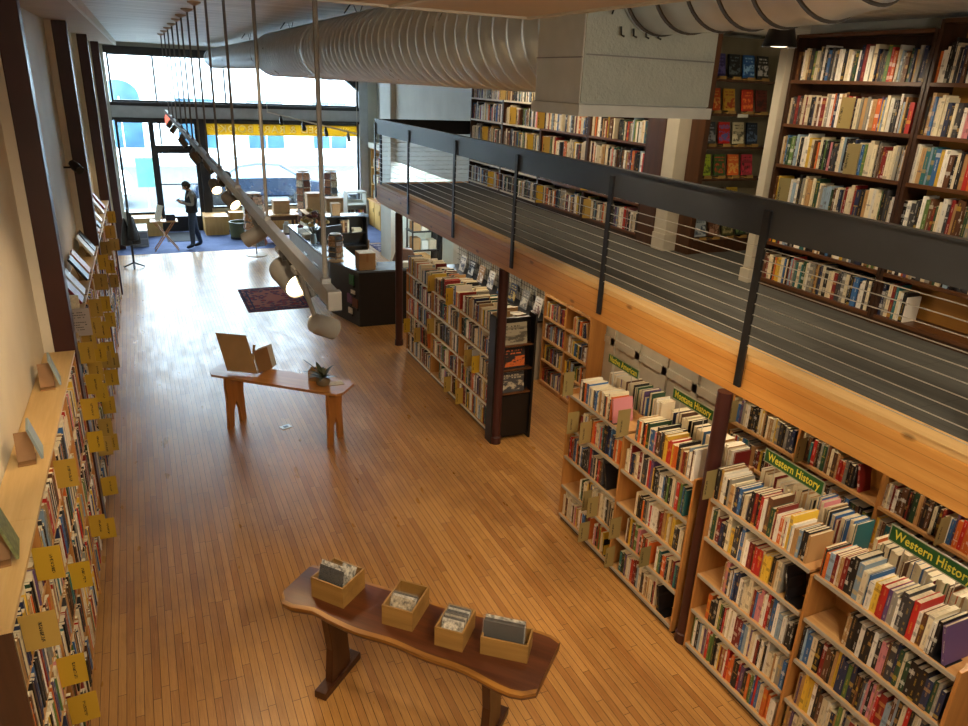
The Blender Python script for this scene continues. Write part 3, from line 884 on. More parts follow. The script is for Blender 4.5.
# ------------------------------------------------------------------ bookcases against walls (front faces -X)
def wallcase(x, depth, ys, zs, ztop, z0, label, mats, parts_edge=None, key='', back=None):
    body, shelf = mats
    o = thing('bookcase', label, 'bookcase', (x + depth / 2, (ys[0] + ys[-1]) / 2, z0))
    MB().box(x + depth - .012, x + depth, ys[-1], ys[0], z0, ztop).build('back_panel', back or body, o)
    for y in ys: MB().box(x - .004, x + depth, y - .014, y + .014, z0, ztop).build('upright', body, o, bevel=.002)
    for i in range(len(ys) - 1):
        a, bb = ys[i + 1] + .0145, ys[i] - .0145
        MB().box(x + .01, x + .03, a, bb, z0, zs[0] - .02).build('kick_plate', body, o)
        for z in list(zs) + [ztop]:
            s = MB().box(x + .004, x + depth - .0125, a, bb, z - .02, z).build('shelf', shelf, o)
            MB().box(x - .006, x + .004, a, bb, z - .026, z + .002).build('edge_strip', parts_edge or shelf, s)
    return o
UZ = (2.665, 3.013, 3.367, 3.72, 4.07, 4.435)
RN = 'unused'
DKW = [22, 20, 20, 8, 7, 5, 3, 4, 3, 4, 2, 6, 4, 4, 2, 9, 8, 1, 1]
wallcase(5.33, .28, (5.15, 3.87), UZ, 4.80, ZB, 'tall dark walnut balcony bookcase beside the cream post', (m_walnut, m_walnutY))
wallcase(5.33, .28, (3.835, 2.55), UZ, 4.86, ZB, 'tall dark walnut balcony bookcase at the right edge of the photo', (m_walnut, m_walnutY), back=m_goldback)
for k, z in enumerate(UZ):
    r = 5 - k
    row((-1, 0, 0), (5.33, 5.13), 1.24, z + .001, .285, ('balcony bookcase by the cream post', r, 'left'), 1, 0, dm=(.12, .17), tm=(.012, .034), hm=.78, weights=DKW)
    row((-1, 0, 0), (5.33, 3.83), 1.26, z + .001, .30, ('balcony bookcase at the right edge', r, 'left'), .2 if r == 5 else 1, 0.01, dm=(.12, .17), tm=(.012, .034), hm=.75, weights=DKW, stop_lean=(r != 5))
UL = (12.22, 10.95, 9.68, 8.40, 7.13)
UN = ('balcony wall bookcase farthest along, by the pale wall', 'third balcony wall bookcase from the brown panel', 'second balcony wall bookcase from the brown panel', 'balcony wall bookcase ending at the brown panel')
UK = ('farthest balcony wall bookcase', 'third wall bookcase from brown panel', 'second wall bookcase from brown panel', 'wall bookcase ending at brown panel')
for i in range(4):
    wallcase(5.35, .26, (UL[i] - .0145, UL[i + 1] + .0145), (2.68, 3.03, 3.37, 3.72, 4.06, 4.40), 4.74, ZB, UN[i], (m_walnut, m_walnutY), m_cutwhite if i < 2 else None)  # far two bays: window daylight put into the pale edge strips
    for k, z in enumerate((2.68, 3.03, 3.37, 3.72, 4.06, 4.40)):
        g = random.choice([(), (), ((.5, .6),)])
        row((-1, 0, 0), (5.35, UL[i] - .03), UL[i] - UL[i + 1] - .06, z + .001, .285, (UK[i], 5 - k, 'left'), 1, 0, dm=(.12, .17), hm=.75, gaps=g, weights=DKW, tm=(.012, .036))
S('trim_26', MB().box(5.335, 5.62, 6.815, 7.115, ZB, ZC), m_brown, bevel=.004)
S('trim_27', MB().box(5.49, 5.56, 6.36, 6.58, ZB, ZC), m_brown, bevel=.004)
for y, z, wh in ((11.5, 3.37, 'farthest bay, fourth row up'), (11.2, 2.68, 'farthest bay, bottom row'), (10.9, 4.06, 'third bay, second row'), (10.5, 3.72, 'third bay, third row'), (9.6, 3.72, 'second bay, third row'), (9.9, 3.37, 'third bay, fourth row'),
                 (9.4, 3.37, 'second bay, fourth row'), (9.5, 2.68, 'second bay, bottom row'), (8.3, 3.03, 'first bay, fifth row'), (8.2, 2.68, 'first bay, bottom row')):
    card((5.36, y, z + .002), R_(180) - .5, 'mustard section card in the long balcony shelves, ' + wh, .1, .25, 'mustard cards in the balcony shelves')
for y, z, wh in ((4.45, 4.07, 'second row'), (4.95, 3.367, 'fourth row'), (4.30, 3.72, 'third row')):
    card((5.35, y, z + .002), R_(180) - .9, 'olive section card in the balcony bookcase by the cream post, ' + wh, .1, .24, 'olive cards in the bookcase by the post')

# face-out rack in the alcove
rk = thing('display_rack', 'wooden face-out display rack in the balcony alcove', 'display rack', (6.1, 6.5, ZB))
MB().box(5.60, 6.72, 6.56, 6.60, ZB, 4.86).build('back_panel', plain('taupe_rack_back', hx('827a66'), .6, var=.05), rk)
MB().box(6.72, 6.76, 6.36, 6.60, ZB, 4.86).build('side_panel', m_brown, rk)
MB().box(5.565, 6.72, 6.38, 6.42, ZB, 2.72).build('kick_plate', m_brown, rk)
RZ = (2.74, 3.06, 3.42, 3.76, 4.10, 4.44)
for z in RZ:
    MB().box(5.565, 6.72, 6.38, 6.56, z - .025, z).build('shelf', m_brown, rk)
RACK = {4.44: [('violet', '3a3474', '6a62b0'), ('black and grey', '202428', '6f7f86'), ('blue', '1d4f8c', '8ab8e0'), ('black and white', '14161a', 'c8c8c8')],
        4.10: [('orange', 'd0541c', 'f0b050'), ('yellow and red', 'd8a838', 'b02818'), ('red and orange', 'b83418', 'f08030'), ('dark red', '5c2014', '2a1410')],
        3.76: [('charcoal', '3a4048', '9aa0a8'), ('red and blue', 'c02420', '3a6cb8'), ('cream', 'c8c0a0', '2a2820'), ('navy blue', '18263c', '5a7090')],
        3.42: [('lime green', '9ab028', '38501a'), ('green and red', '3a5a28', 'c84828'), ('orange and red', 'e0682a', 'f0b858'), ('pink and black', 'c8384c', '1a1a1a')],
        3.06: [('black and tan', '24201c', 'a08048'), ('dark brown', '3a2818', '907040'), ('yellow', 'b89a30', '584818')],
        2.74: [('pale blue and white', 'b8c4cc', '2a4a68'), ('brown', '6a4430', 'b08a70'), ('olive green', '5a5c3a', 'b0a878'), ('dark green', '28402c', '7a9a60')]}
RWORD = {4.44: 'top', 4.10: 'second', 3.76: 'third', 3.42: 'fourth', 3.06: 'fifth', 2.74: 'bottom'}
ez = None
m_ez = wood('easel_wood', hx('8a6a34'), hx('b08c4c'), 0)
for z, lst in RACK.items():
    for k, (nm, c, i) in enumerate(lst):
        x = 5.66 + .2 * k + (.0 if z > 3.2 else .06) + (.06 if z == 4.10 and k > 1 else 0)
        add_book((x, 6.44, z + .03), (0, -1, 0), .15, .225, .02, nm, hx(c), ('rack', 0, 'x'), pitch=R_(12), face=True, ink=hx(i), label='%s face-out book on the %s shelf of the alcove rack' % (nm, RWORD[z]))
        o = MB().box(-.05, .05, -.03, -.02, 0, .03).box(-.05, -.04, -.03, .07, 0, .012).box(.04, .05, -.03, .07, 0, .012).build('book_easel', m_ez, loc=(0, 0, 0)) if ez is None else ez.copy()
        if ez is None: ez = o
        else: COL.objects.link(o)
        o.location = (x, 6.42, z)
        tag(o, 'small wooden easel under the %s book, %s shelf of alcove rack' % (nm, RWORD[z]), 'easel', 'wooden easels on the alcove rack')
tag(MB().box(5.93, 6.07, 6.372, 6.378, 4.065, 4.10).build('shelf_label', m_white, loc=(6.0, 6.375, 4.065)), 'small white label on the second shelf of the alcove rack', 'label')

# lower wall bookcases beneath the balcony
wallcase(5.24, .25, (9.0, 8.37, 7.75), (.08, .43, .77, 1.10, 1.44), 1.80, 0, 'birch wall bookcase under the balcony behind the Native American bay', (m_birch, m_birchY))
for bi, (a, bb) in enumerate(((8.98, 8.39), (8.35, 7.77))):
    for k, z in enumerate((.08, .43, .77, 1.10, 1.44)):
        gp = ()
        row((-1, 0, 0), (5.24, a), a - bb, z + .001, .27, (('left' if bi == 0 else 'right') + ' bay, wall bookcase under balcony', 4 - k, 'left'), .8 if (bi == 1 and k == 3) else .98, .12 if (bi and k == 3) else 0, weights=[14, 8, 17, 9, 10, 9, 6, 5, 9, 4, 2, 4, 4, 2, 2, 4, 5, 1, 1])
wallcase(5.24, .25, (5.09, 4.20, 3.32, 2.4, 1.5), (.08, .45, .81, 1.17, 1.53), 1.95, 0, 'birch wall bookcase under the balcony behind the Western History signs', (m_birch, m_birchY))
for bi, (a, bb) in enumerate(((5.07, 4.22), (4.18, 3.34), (3.30, 2.42), (2.38, 1.52))):
    for k, z in enumerate((.08, .45, .81, 1.17, 1.53)):
        row((-1, 0, 0), (5.24, a), a - bb, z + .001, .29, (('first', 'second', 'third', 'fourth')[bi] + ' bay of wall bookcase behind signs', 4 - k, 'left'), .72 if (bi == 1 and k == 3) else .97, 0, weights=[9, 6, 22, 9, 9, 6, 5, 4, 5, 6, 2, 6, 6, 2, 2, 7, 8, 1, 1])
for y, z, wh in ((5.0, 1.172, 'at the far end'), (4.12, 1.172, 'mid length'), (2.75, 1.172, 'near the right edge')):
    card((5.26, y, z), R_(180), 'olive section card in the wall bookcase behind the signs, ' + wh, .12, .24, 'olive cards in the wall bookcase')

# ------------------------------------------------------------------ left wall shelving
ns = Vector((1, -XK, 0)).normalized()
def leftcase(y0, y1, label, keyname, front_step=0):
    o = thing('bookcase', label, 'bookcase', (XF((y0 + y1) / 2) - .11, (y0 + y1) / 2, 0))
    zs = (.10, .46, .82, 1.18, 1.54)
    def sk(z0, z1, ya, yb, dx0, dx1):
        return MB().add([lp(ya, dx0, z0), lp(ya, dx1, z0), lp(yb, dx1, z0), lp(yb, dx0, z0), lp(ya, dx0, z1), lp(ya, dx1, z1), lp(yb, dx1, z1), lp(yb, dx0, z1)],
                        [(0, 3, 2, 1), (4, 5, 6, 7), (0, 1, 5, 4), (1, 2, 6, 5), (2, 3, 7, 6), (3, 0, 4, 7)])
    n = max(1, round((y1 - y0) / .93)); st = (y1 - y0) / n
    sk(0, 1.905, y0, y1, -.23, -.222).build('back_panel', m_walnut, o)
    for k in range(n + 1):
        yc = min(max(y0 + k * st, y0 + .012), y1 - .012)
        sk(0, 1.903, yc - .011, yc + .011, -.22, -.002).build('upright', m_birch if k else m_brown, o)
    for k in range(n):
        ya, yb = y0 + k * st + .024, y0 + (k + 1) * st - .024
        for z in zs: sk(z - .02, z, ya, yb, -.22, -.006).build('shelf', m_birchY, o)
        sk(1.905, 1.932, y0 + k * st + .0005, y0 + (k + 1) * st - .0015, -.232, .004).build('top_board', m_ledge, o, bevel=.002)
        for r, z in enumerate(zs[::-1]):
            p = Vector((XF(ya), ya))
            row(ns, (p.x, p.y), yb - ya, z + .001, .31, (keyname, r, 'near', round(ya, 2)), 1, 0, hm=.7, dm=(.14, .2), inset=.004, tm=(.010, .030))
    return n
leftcase(3.22, 7.0, 'pine wall bookcase at lower left with a pale top ledge', 'near left wall bookcase')
leftcase(7.24, 11.48, 'wall bookcase between the first and second maroon pilasters', 'second left wall bookcase')
leftcase(11.72, 15.6, 'wall bookcase between the second and third maroon pilasters', 'third left wall bookcase')
random.seed(11)
LC = [(3.40, 0), (3.95, 0), (3.95, 2), (4.02, 3), (3.6, 3), (3.45, 4), (4.85, 2), (5.05, 0), (6.1, 3), (6.9, 1), (6.95, 2), (6.6, 4), (7.4, 0), (7.75, 0), (7.55, 1), (7.9, 1), (8.15, 2), (8.3, 0), (8.5, 1), (7.6, 3), (8.0, 3), (8.7, 3), (7.35, 4), (8.4, 4), (9.0, 0), (9.3, 1), (9.2, 2), (9.6, 2), (9.5, 3),
      (10.1, 0), (10.4, 1), (10.2, 3), (10.9, 2), (11.2, 0), (12.0, 0), (12.4, 1), (12.9, 2), (13.5, 0), (14.2, 1), (14.8, 0)]
zs_ = (1.54, 1.18, .82, .46, .10)
seen = {}
ROWS = ('top', 'second', 'third', 'fourth', 'bottom')
for y, r in sorted(LC):
    bay = 'before the first pilaster' if y < 7.1 else ('past the first pilaster' if y < 11.6 else 'past the second pilaster')
    c = seen[(bay, r)] = seen.get((bay, r), 0) + 1
    card((XF(y) - .012, y, zs_[r] + ru(.08, .13)), ru(-.12, .06), 'mustard card, %s from near end, %s row, left wall %s' % (ordinal(c), ROWS[r], bay), ru(.125, .16), .21, 'mustard cards on the left wall shelves')
# books and stands on the ledge
def ledge_book(y, dx, w, h, tilt, yaw, mats, label, stand=True):
    o = thing('display_book', label, 'book', (XF(y) + dx, y, 1.933), yaw)
    M = Matrix.Rotation(tilt, 3, 'X')
    b = MB(); t = .022
    b.obox(M @ Vector((0, 0, h / 2)) + Vector((0, 0, .004)), w, t - .006, h - .008, M)
    b.build('page_block', m_pages, o, local=True)
    b = MB()
    b.obox(M @ Vector((0, -t / 2, h / 2)) + Vector((0, 0, .004)), w + .006, .004, h, M)
    b.obox(M @ Vector((0, t / 2, h / 2)) + Vector((0, 0, .004)), w + .006, .004, h, M)
    b.obox(M @ Vector((-w / 2, 0, h / 2)) + Vector((0, 0, .004)), .004, t, h, M)
    b.build('cover', mats, o, local=True)
    if stand:
        b = MB().obox((0, .07 + h * .12, h * .3), .02, .012, h * .62, Matrix.Rotation(-.35, 3, 'X'))
        b.box(-w * .4, w * .4, -.03, .09, 0, .008)
        b.build('stand', m_crate, o, local=True)
    return o
m_tan = plain('tan_book_board', hx('9a7248'), .6, var=.08)
m_bluegrey = plain('blue_grey_board', hx('8fa0a4'), .5, var=.06)
m_greenb = plain('green_picture_board', hx('7c8458'), .5, var=.2, scale=30)
def ledge_stand(y, w, h, m_face, label):
    # a book leaning back on a wedge stand: tan back board plus a cover turned towards the room
    o = thing('display_book', label, 'book', (XF(y) - .085, y, 1.933), R_(6))
    M = Matrix.Rotation(R_(-28), 3, 'X')
    MB().obox(M @ Vector((-.035, 0, h * .42)) + Vector((0, .02, .012)), w, .012, h * .84, M).build('stand_back', m_tan, o, local=True)
    MB().box(-.035 - w / 2, -.035 + w / 2, -.03, .12, 0, .01).build('stand_base', m_tan, o, local=True)
    M2 = Matrix.Rotation(R_(-14), 3, 'Y')
    MB().obox(M2 @ Vector((.055, .06, h / 2)) + Vector((0, 0, .02)), .014, .19, h, M2).build('cover', m_face, o, local=True)
ledge_stand(6.12, .10, .22, m_bluegrey, 'small display book with pale cover on ledge nearest first pilaster')
ledge_stand(4.86, .10, .22, m_bluegrey, 'small display book with pale blue cover midway along near ledge')
ledge_stand(3.75, .11, .24, m_greenb, 'display book with green picture cover at near end of ledge')
m_wc = plain('white_book_cover', hx('d9d5cc'), .4, var=.05)
m_rc = plain('red_book_cover', hx('8c2c28'), .4, var=.06)
m_bc = plain('dark_book_cover', hx('23262c'), .4, var=.06)
m_oc = plain('orange_book_cover', hx('b8733a'), .4, var=.06)
lb = [(8.62, m_rc, 'red'), (8.95, m_wc, 'white'), (9.62, m_bc, 'black'), (9.95, m_oc, 'orange brown'), (10.9, m_wc, 'white'), (11.2, m_bc, 'dark'), (12.1, m_wc, 'white'), (12.5, m_oc, 'brown'), (12.9, m_bc, 'black'), (13.4, m_wc, 'white'), (14.2, m_wc, 'white'), (14.7, m_rc, 'red')]
for i, (y, mt, nm) in enumerate(lb):
    ledge_book(y, -.03, .24, .30, R_(-33), R_(90), mt, '%s picture book leaning on the left ledge, %s from the first maroon pilaster' % (nm, ordinal(i + 1)), True)
ic = thing('information_card', 'grey information card with dark text lines past the first pilaster', 'card', (XF(7.5) + .03, 7.5, 1.90))
MB().box(-.09, .09, -.003, .003, 0, .27).build('sheet', plain('lilac_grey_card', hx('a59a94'), .6, var=.03), ic, local=True)
b = MB()
for k in range(8):
    if k == 3: continue
    q = (.05, .06, .045, 0, .055, .06, .04, .03)[k]
    for j in range(6): 
        if rnd() < .8: b.box(-q + j * q / 3, -q + j * q / 3 + q / 4, -.0045, -.003, .225 - k * .024, .232 - k * .024)
b.build('print', m_black, ic, local=True)
tag(MB().box(-.1, .1, -.012, .012, 0, .26).build('picture', m_pages, at=(XF(7.9) - .09, 7.9, 1.933)), 'tan backed picture standing on ledge behind grey information card', 'picture')
sp = thing('wall_speaker', 'small black speaker on a bracket high on the left wall', 'speaker', (XW(11.1) + .03, 11.1, 3.05))
MB().tube([(XW(11.1), 11.1, 3.05), (XW(11.1) + .1, 11.1, 3.05)], .012, 8).build('bracket', m_black, sp)
MB().tube([(XW(11.1) + .1, 11.15, 3.1), (XW(11.1) + .14, 11.08, 3.06), (XW(11.1) + .19, 11.0, 3.02)], [.045, .06, .055], 14).build('cabinet', m_black, sp, smooth=True)

# ------------------------------------------------------------------ balcony railing
rl = thing('balcony_railing', 'charcoal railing with steel cables along the balcony edge', 'railing', (3.72, 6, ZB))
MB().box(3.715, 3.735, -2.3, 12.52, 3.425, 3.665).box(3.70, 3.76, -2.3, 12.52, 3.655, 3.668).build('handrail', m_rail, rl)
MB().box(3.735, 5.60, 12.47, 12.49, 3.43, 3.66).build('handrail', m_black, rl)
for y in (12.48, 10.75, 8.93, 7.18, 5.37, 3.57, 1.75): MB().box(3.695, 3.715, y - .03, y + .03, 2.355, 3.6).build('post', m_black, rl, bevel=.002)
for y in (12.3,): MB().box(3.735, 3.765, y - .03, y + .03, 2.6, 3.43).build('post', m_black, rl)
for k in range(10):
    z = 2.67 + .076 * k
    MB().tube([(3.705, -2.2, z), (3.705, 12.48, z)], .0035, 6).build('cable', m_steel, rl)
    MB().tube([(3.73, 12.48, z), (5.6, 12.48, z)], .0035, 6).build('cable', m_steel, rl)

# ------------------------------------------------------------------ duct
dt = thing('air_duct', 'round spiral galvanised duct with a square outlet box under the ceiling', 'duct', (1.93, 6.0, 4.27))
def ribbed(path, r, pitch, rib=.006, n=40):
    pts = []; rs = []; sg = []
    for i in range(len(path) - 1):
        a, bb = Vector(path[i]), Vector(path[i + 1]); d = (bb - a).length
        k = max(1, round(d / pitch))
        for j in range(k):
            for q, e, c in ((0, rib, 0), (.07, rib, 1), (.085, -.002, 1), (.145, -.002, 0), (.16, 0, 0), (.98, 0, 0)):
                pts.append(a.lerp(bb, (j + q) / k)); rs.append(r + e); sg.append(c)
    pts.append(path[-1]); rs.append(r)
    b = MB().tube(pts, rs, n)
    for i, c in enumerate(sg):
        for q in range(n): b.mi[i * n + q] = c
    return b
ribbed([(1.93, 3.06, 4.548), (1.93, 11.5, 4.548)], .279, .158).build('duct_run', [m_duct, m_seamshade], dt, smooth=True)
ribbed([(1.95, 11.5, 4.58), (1.95, 20.2, 4.58)], .215, .16).build('duct_run', [m_duct, m_seamshade], dt, smooth=True)
MB().tube([(1.94, 11.44, 4.55), (1.94, 11.56, 4.56)], [.29, .225], 40).build('reducer', m_duct, dt, smooth=True)
MB().tube([(1.93, 8.15, 4.548), (1.93, 8.2, 4.548)], .29, 40).build('joint_band', m_duct, dt, smooth=True)
bx_ = MB().box(1.65, 2.31, 2.68, 3.06, 4.235, 4.86).build('outlet_box', m_box, dt, bevel=.004)
MB().box(1.652, 2.308, 2.672, 2.68, 4.24, 4.85).build('lined_face', m_boxface, bx_)
MB().box(1.64, 2.32, 2.66, 3.07, 4.19, 4.235).build('flange', m_box, bx_)
MB().box(1.646, 1.65, 2.68, 3.06, 4.41, 4.414).box(1.66, 2.30, 2.665, 2.672, 4.42, 4.425).build('seam', m_greymetal, bx_)
for y in (6.96, 10.1, 13.7):
    MB().tube([(1.80, y, 4.82), (1.86, y, 4.9)], .006, 6).tube([(1.93, y, 4.8), (1.93, y + .15, 4.9)], .004, 6).tube([(1.93, y, 4.8), (1.93, y - .15, 4.9)], .004, 6).build('hanger', m_black, dt)
# second run: from the near side of the box, sweeping over the balcony
path = [(1.98, 2.66, 4.70), (1.98, 2.3, 4.70), (1.98, 2.0, 4.70), (1.98, 1.85, 4.705), (1.98, 1.72, 4.73), (1.985, 1.62, 4.77), (1.99, 1.55, 4.83), (1.995, 1.52, 4.92)]
ribbed(path, .19, .15, .007).build('duct_elbow', [m_duct, m_seamshade], dt, smooth=True)
for k in range(4): MB().tube([(1.80 + .06 * k, 2.655, 4.53 - .004 * k), (1.80 + .06 * k, 2.65, 4.50), (1.815 + .06 * k, 2.65, 4.495)], .004, 6).build('clip', m_black, bx_)
b = MB().tube([(1.74, 2.65, 4.66), (1.755, 2.645, 4.6), (1.745, 2.645, 4.57)], .004, 6)
b.build('clip', m_black, bx_)

# ------------------------------------------------------------------ lighting track
TX, TZ = .65, 3.46
tr = thing('lighting_track', 'long grey steel lighting track hung from the ceiling on rods', 'lighting track', (TX, 9, TZ))
MB().box(TX - .022, TX + .022, 2.78, 17.4, TZ - .03, TZ + .04).build('rail', m_greymetal, tr, bevel=.003)
MB().box(TX - .03, TX + .026, 2.76, 2.80, TZ - .034, TZ + .045).build('end_cap', m_lampgrey, tr, bevel=.004)
ROD = []
for y in (2.93, 4.4, 5.73, 6.98, 8.06, 9.03, 10.05, 10.95, 12.1, 13.3, 14.5, 15.9):
    r = MB().tube([(TX, y, TZ + .035), (TX, y, ZC - .03)], .010, 8).build('suspension_rod', m_lampgrey, tr, smooth=True)
    MB().lathe([(.012, -.035), (.06, -.012), (.062, 0)], (TX, y, ZC), 18).build('canopy', m_soffit, r, smooth=True)
    MB().box(TX - .018, TX + .018, y - .02, y + .02, TZ + .03, TZ + .06).build('clamp', m_greymetal, r)
def spot_head(y, side, yaw, tilt, label, length=.20, r=.062, glow=True, drop=.14, mat=None, power=0, col=(1, .68, .36), lampmat=None):
    """a cylindrical lamp head hanging under the track; tilt from straight down, yaw about Z"""
    p = Vector((TX + side, y, TZ - .04 - drop))
    o = thing('track_light', label, 'lamp', (TX, y, TZ - .03), 0, 'track lights')
    d = Matrix.Rotation(yaw, 3, 'Z') @ Matrix.Rotation(tilt, 3, 'X') @ Vector((0, 0, -1))
    a, e = p - d * length * .5, p + d * length * .5
    mt = mat or m_lampgrey
    MB().revolve(a, d, [(r * .6, -.012), (r * .9, 0), (r, .03), (r, length), (r * .94, length), (r * .92, length - .03), (r * .4, length - .06)], 24).build('housing', mt, o, smooth=True)
    q = p - Vector((TX, y, TZ - .03))
    MB().tube([(TX, y, TZ - .03), (TX + side * .2, y, TZ - .03 - drop * .35), tuple(p - d * length * .3)], .012, 8).box(TX - .03, TX + .03, y - .05, y + .05, TZ - .055, TZ - .03).build('bracket', mt, o)
    if glow:
        MB().revolve(e, d, [(r * .9, -.022), (r * .9, -.012), (r * .6, -.006)], 24).build('lens', lampmat or m_bulbglow, o)
    if power:
        ld = bpy.data.lights.new('track_spot', 'SPOT'); ld.energy = power; ld.color = col; ld.spot_size = R_(75); ld.spot_blend = .6; ld.shadow_soft_size = .04
        lo = bpy.data.objects.new('track_spot', ld); COL.objects.link(lo)
        lo.location = e + d * .01; lo.rotation_euler = d.to_track_quat('-Z', 'Y').to_euler()
    return o
WARM = (1, .79, .52)
spot_head(3.95, .03, R_(-163), R_(72), 'big grey track light glowing towards the camera above the bench', .21, .075, True, .15, power=70)
spot_head(3.82, .10, R_(-120), R_(25), 'small dark track light behind the big glowing one', .13, .042, False, .17, m_black)
spot_head(3.5, .11, R_(-70), R_(62), 'near grey track light hanging lowest, turned to the right', .13, .054, True, .30, lampmat=m_bulbsoft, power=70)
spot_head(5.0, .0, R_(70), R_(60), 'grey track light turned right above the card rack', .15, .05, True, .13, lampmat=m_bulbsoft, power=45)
spot_head(6.3, .0, R_(-150), R_(62), 'track light with glowing face past the fourth rod', .14, .05, True, .10, power=40)
spot_head(7.0, -.05, R_(-170), R_(62), 'track light shining left towards the wall shelves', .13, .046, True, .08, power=40)
spot_head(7.5, .08, R_(60), R_(40), 'dark track light turned right beyond the glowing pair', .13, .046, False, .08, m_black)
for i, y in enumerate((8.4, 9.3, 10.3, 11.4, 12.6, 13.9, 15.2)):
    spot_head(y, random.choice((-.04, .04)), R_(random.choice((-100, 80))), R_(35), 'small track light, %s from the far red one' % ordinal(8 - i), .13, .046, True, .07, power=18, lampmat=m_bulbsoft)
spot_head(16.6, 0, 0, R_(20), 'far track light with a red face at the end of the track', .18, .06, True, .08, m_red, lampmat=m_red)
# the short white track by the window
t2 = thing('lighting_track', 'short white lighting track with spotlights near the front window', 'lighting track', (4.0, 18.6, 3.25))
MB().tube([(3.0, 19.2, 3.42), (4.9, 18.0, 3.02)], .018, 8).build('rail', m_white, t2)
for k in range(4):
    p = Vector((3.0, 19.2, 3.42)).lerp(Vector((4.9, 18.0, 3.02)), .15 + .25 * k)
    MB().tube([p, p - Vector((0, 0, .1)), p - Vector((0, .09, .2))], [.015, .045, .05], 10).build('lamp_head', m_black if k != 3 else m_lampgrey, t2)
for x, y, z in ((3.0, 19.2, 3.42), (4.9, 18.0, 3.02)):
    MB().tube([(x, y, z), (x, y, ZC)], .006, 6).build('suspension_rod', m_white, t2)
# black shaded lamp by the balcony bookcase
bl = thing('shaded_lamp', 'black metal shade lamp lit in front of the balcony bookcase', 'lamp', (4.48, 4.5, 4.63))
MB().lathe([(.02, .19), (.05, .175), (.085, .15), (.12, .03), (.128, 0), (.124, .0), (.116, .03), (.08, .145)], (4.48, 4.5, 4.64), 24).build('shade', m_black, bl, smooth=True)
MB().tube([(4.48, 4.5, 4.82), (4.48, 4.5, ZC)], .012, 8).build('stem', m_black, bl)
MB().lathe([(.112, .02), (.1, .012), (.05, .004)], (4.48, 4.5, 4.64), 24).build('bulb', m_bulbsoft, bl)

# ------------------------------------------------------------------ live-edge bench with boxes
c1 = Vector((1.37, 3.87)); dxy = Vector((1.245, -1.375)).normalized(); ang = math.atan2(dxy.y, dxy.x)
tb = thing('live_edge_table', 'dark redwood live-edge table with pale rim holding four wooden boxes', 'table', (c1.x, c1.y, 0), ang)
random.seed(3)
LT = 2.0
def outline(inset):
    n = 26; near = []; far = []
    for i in range(n + 1):
        s = -LT / 2 + LT * i / n; u = i / n
        wn = .19 + .11 * u + .02 * math.sin(u * 6 + .5) + .009 * math.sin(u * 23)
        if u < .2: wn += .02 * math.sin(u * 30)
        wf = .22 + .10 * u + .012 * math.sin(u * 7 + 1) + .006 * math.sin(u * 19)
        if u > .95: wn -= (u - .95) * 1.6; wf -= (u - .95) * 1.0
        if u < .04: wn -= (.04 - u) * 1.2
        near.append((s, -wn + inset)); far.append((s, wf - inset))
    return near + far[::-1]
o1 = outline(0)
top = MB()
n = len(o1); o2 = outline(.032); o3 = outline(.02)
top.add([(x, y, .70) for x, y in o3] + [(x, y, .735) for x, y in o1] + [(x, y, .758) for x, y in o1] + [(x, y, .765) for x, y in o2],
        [tuple(range(n))[::-1]] + [(q * n + i, q * n + (i + 1) % n, (q + 1) * n + (i + 1) % n, (q + 1) * n + i) for q in range(3) for i in range(n)] + [tuple(range(3 * n, 4 * n))])
ob = top.build('tabletop', [m_slab, m_slabedge], tb, local=True, smooth=True)
for p in ob.data.polygons:
    if len(p.vertices) == 4 and p.center.z > .74 and abs(p.normal.x) < .9: p.material_index = 1
for sx in (-.63, .63):
    lg = MB().prism([(-.13, 0.06), (.13, .06), (.10, .35), (.15, .68), (-.15, .68), (-.10, .35)], sx - .03, sx + .03, 0).build('leg', m_trestle, tb, local=True, bevel=.006)
    MB().box(sx - .05, sx + .05, -.24, .24, 0, .065).build('foot', m_trestle, lg, local=True, bevel=.008)
MB().box(-.60, .60, -.022, .022, .54, .69).build('stretcher', m_trestle, tb, local=True, bevel=.004)
def crate(px, py, rz, w, l, h, label):
    o = thing('wooden_box', label, 'box', (px, py, .766), rz)
    t = .012
    MB().box(-w / 2, w / 2, -l / 2, -l / 2 + t, 0, h).build('end_panel', m_crate, o, local=True)
    MB().box(-w / 2, w / 2, l / 2 - t, l / 2, 0, h).build('end_panel', m_crate, o, local=True)
    MB().box(-w / 2, -w / 2 + t, -l / 2 + t, l / 2 - t, 0, h).build('side_panel', m_crate, o, local=True)
    MB().box(w / 2 - t, w / 2, -l / 2 + t, l / 2 - t, 0, h).build('side_panel', m_crate, o, local=True)
    MB().box(-w / 2 + t, w / 2 - t, -l / 2 + t, l / 2 - t, 0, .01).build('base', m_crate, o, local=True)
    return o
m_photo = [plain('sepia_photo_%d' % k, c, .45, var=.45, scale=40) for k, c in enumerate((hx('3a2e26'), hx('1e1814'), hx('b9a98e'), hx('d8d0c0'), hx('4a3c30')))]
def prints(px, py, rz, lst, group):
    """photographs in sleeves: (x, y, tilt, w, h, mat, label)"""
    for x, y, tilt, w, h, mt, label in lst:
        v = Matrix.Rotation(rz, 3, 'Z') @ Vector((x, y, 0))
        o = thing('photo_print', label, 'photograph', (px + v.x, py + v.y, .778), rz, group)
        M = Matrix.Rotation(tilt, 3, 'X')
        MB().obox(M @ Vector((0, 0, h / 2)), w, .003, h, M).build('print', mt, o, local=True)
        MB().obox(M @ Vector((0, -.0035, h / 2 + .005)), w + .016, .0012, h + .016, M).build('sleeve', m_film, o, local=True)
bd = math.atan2(-.23, .19)
r1 = bd
crate(.98 + .0, 4.37, r1, .28, .27, .17, 'wooden box at the left end of the live-edge table, mostly empty')
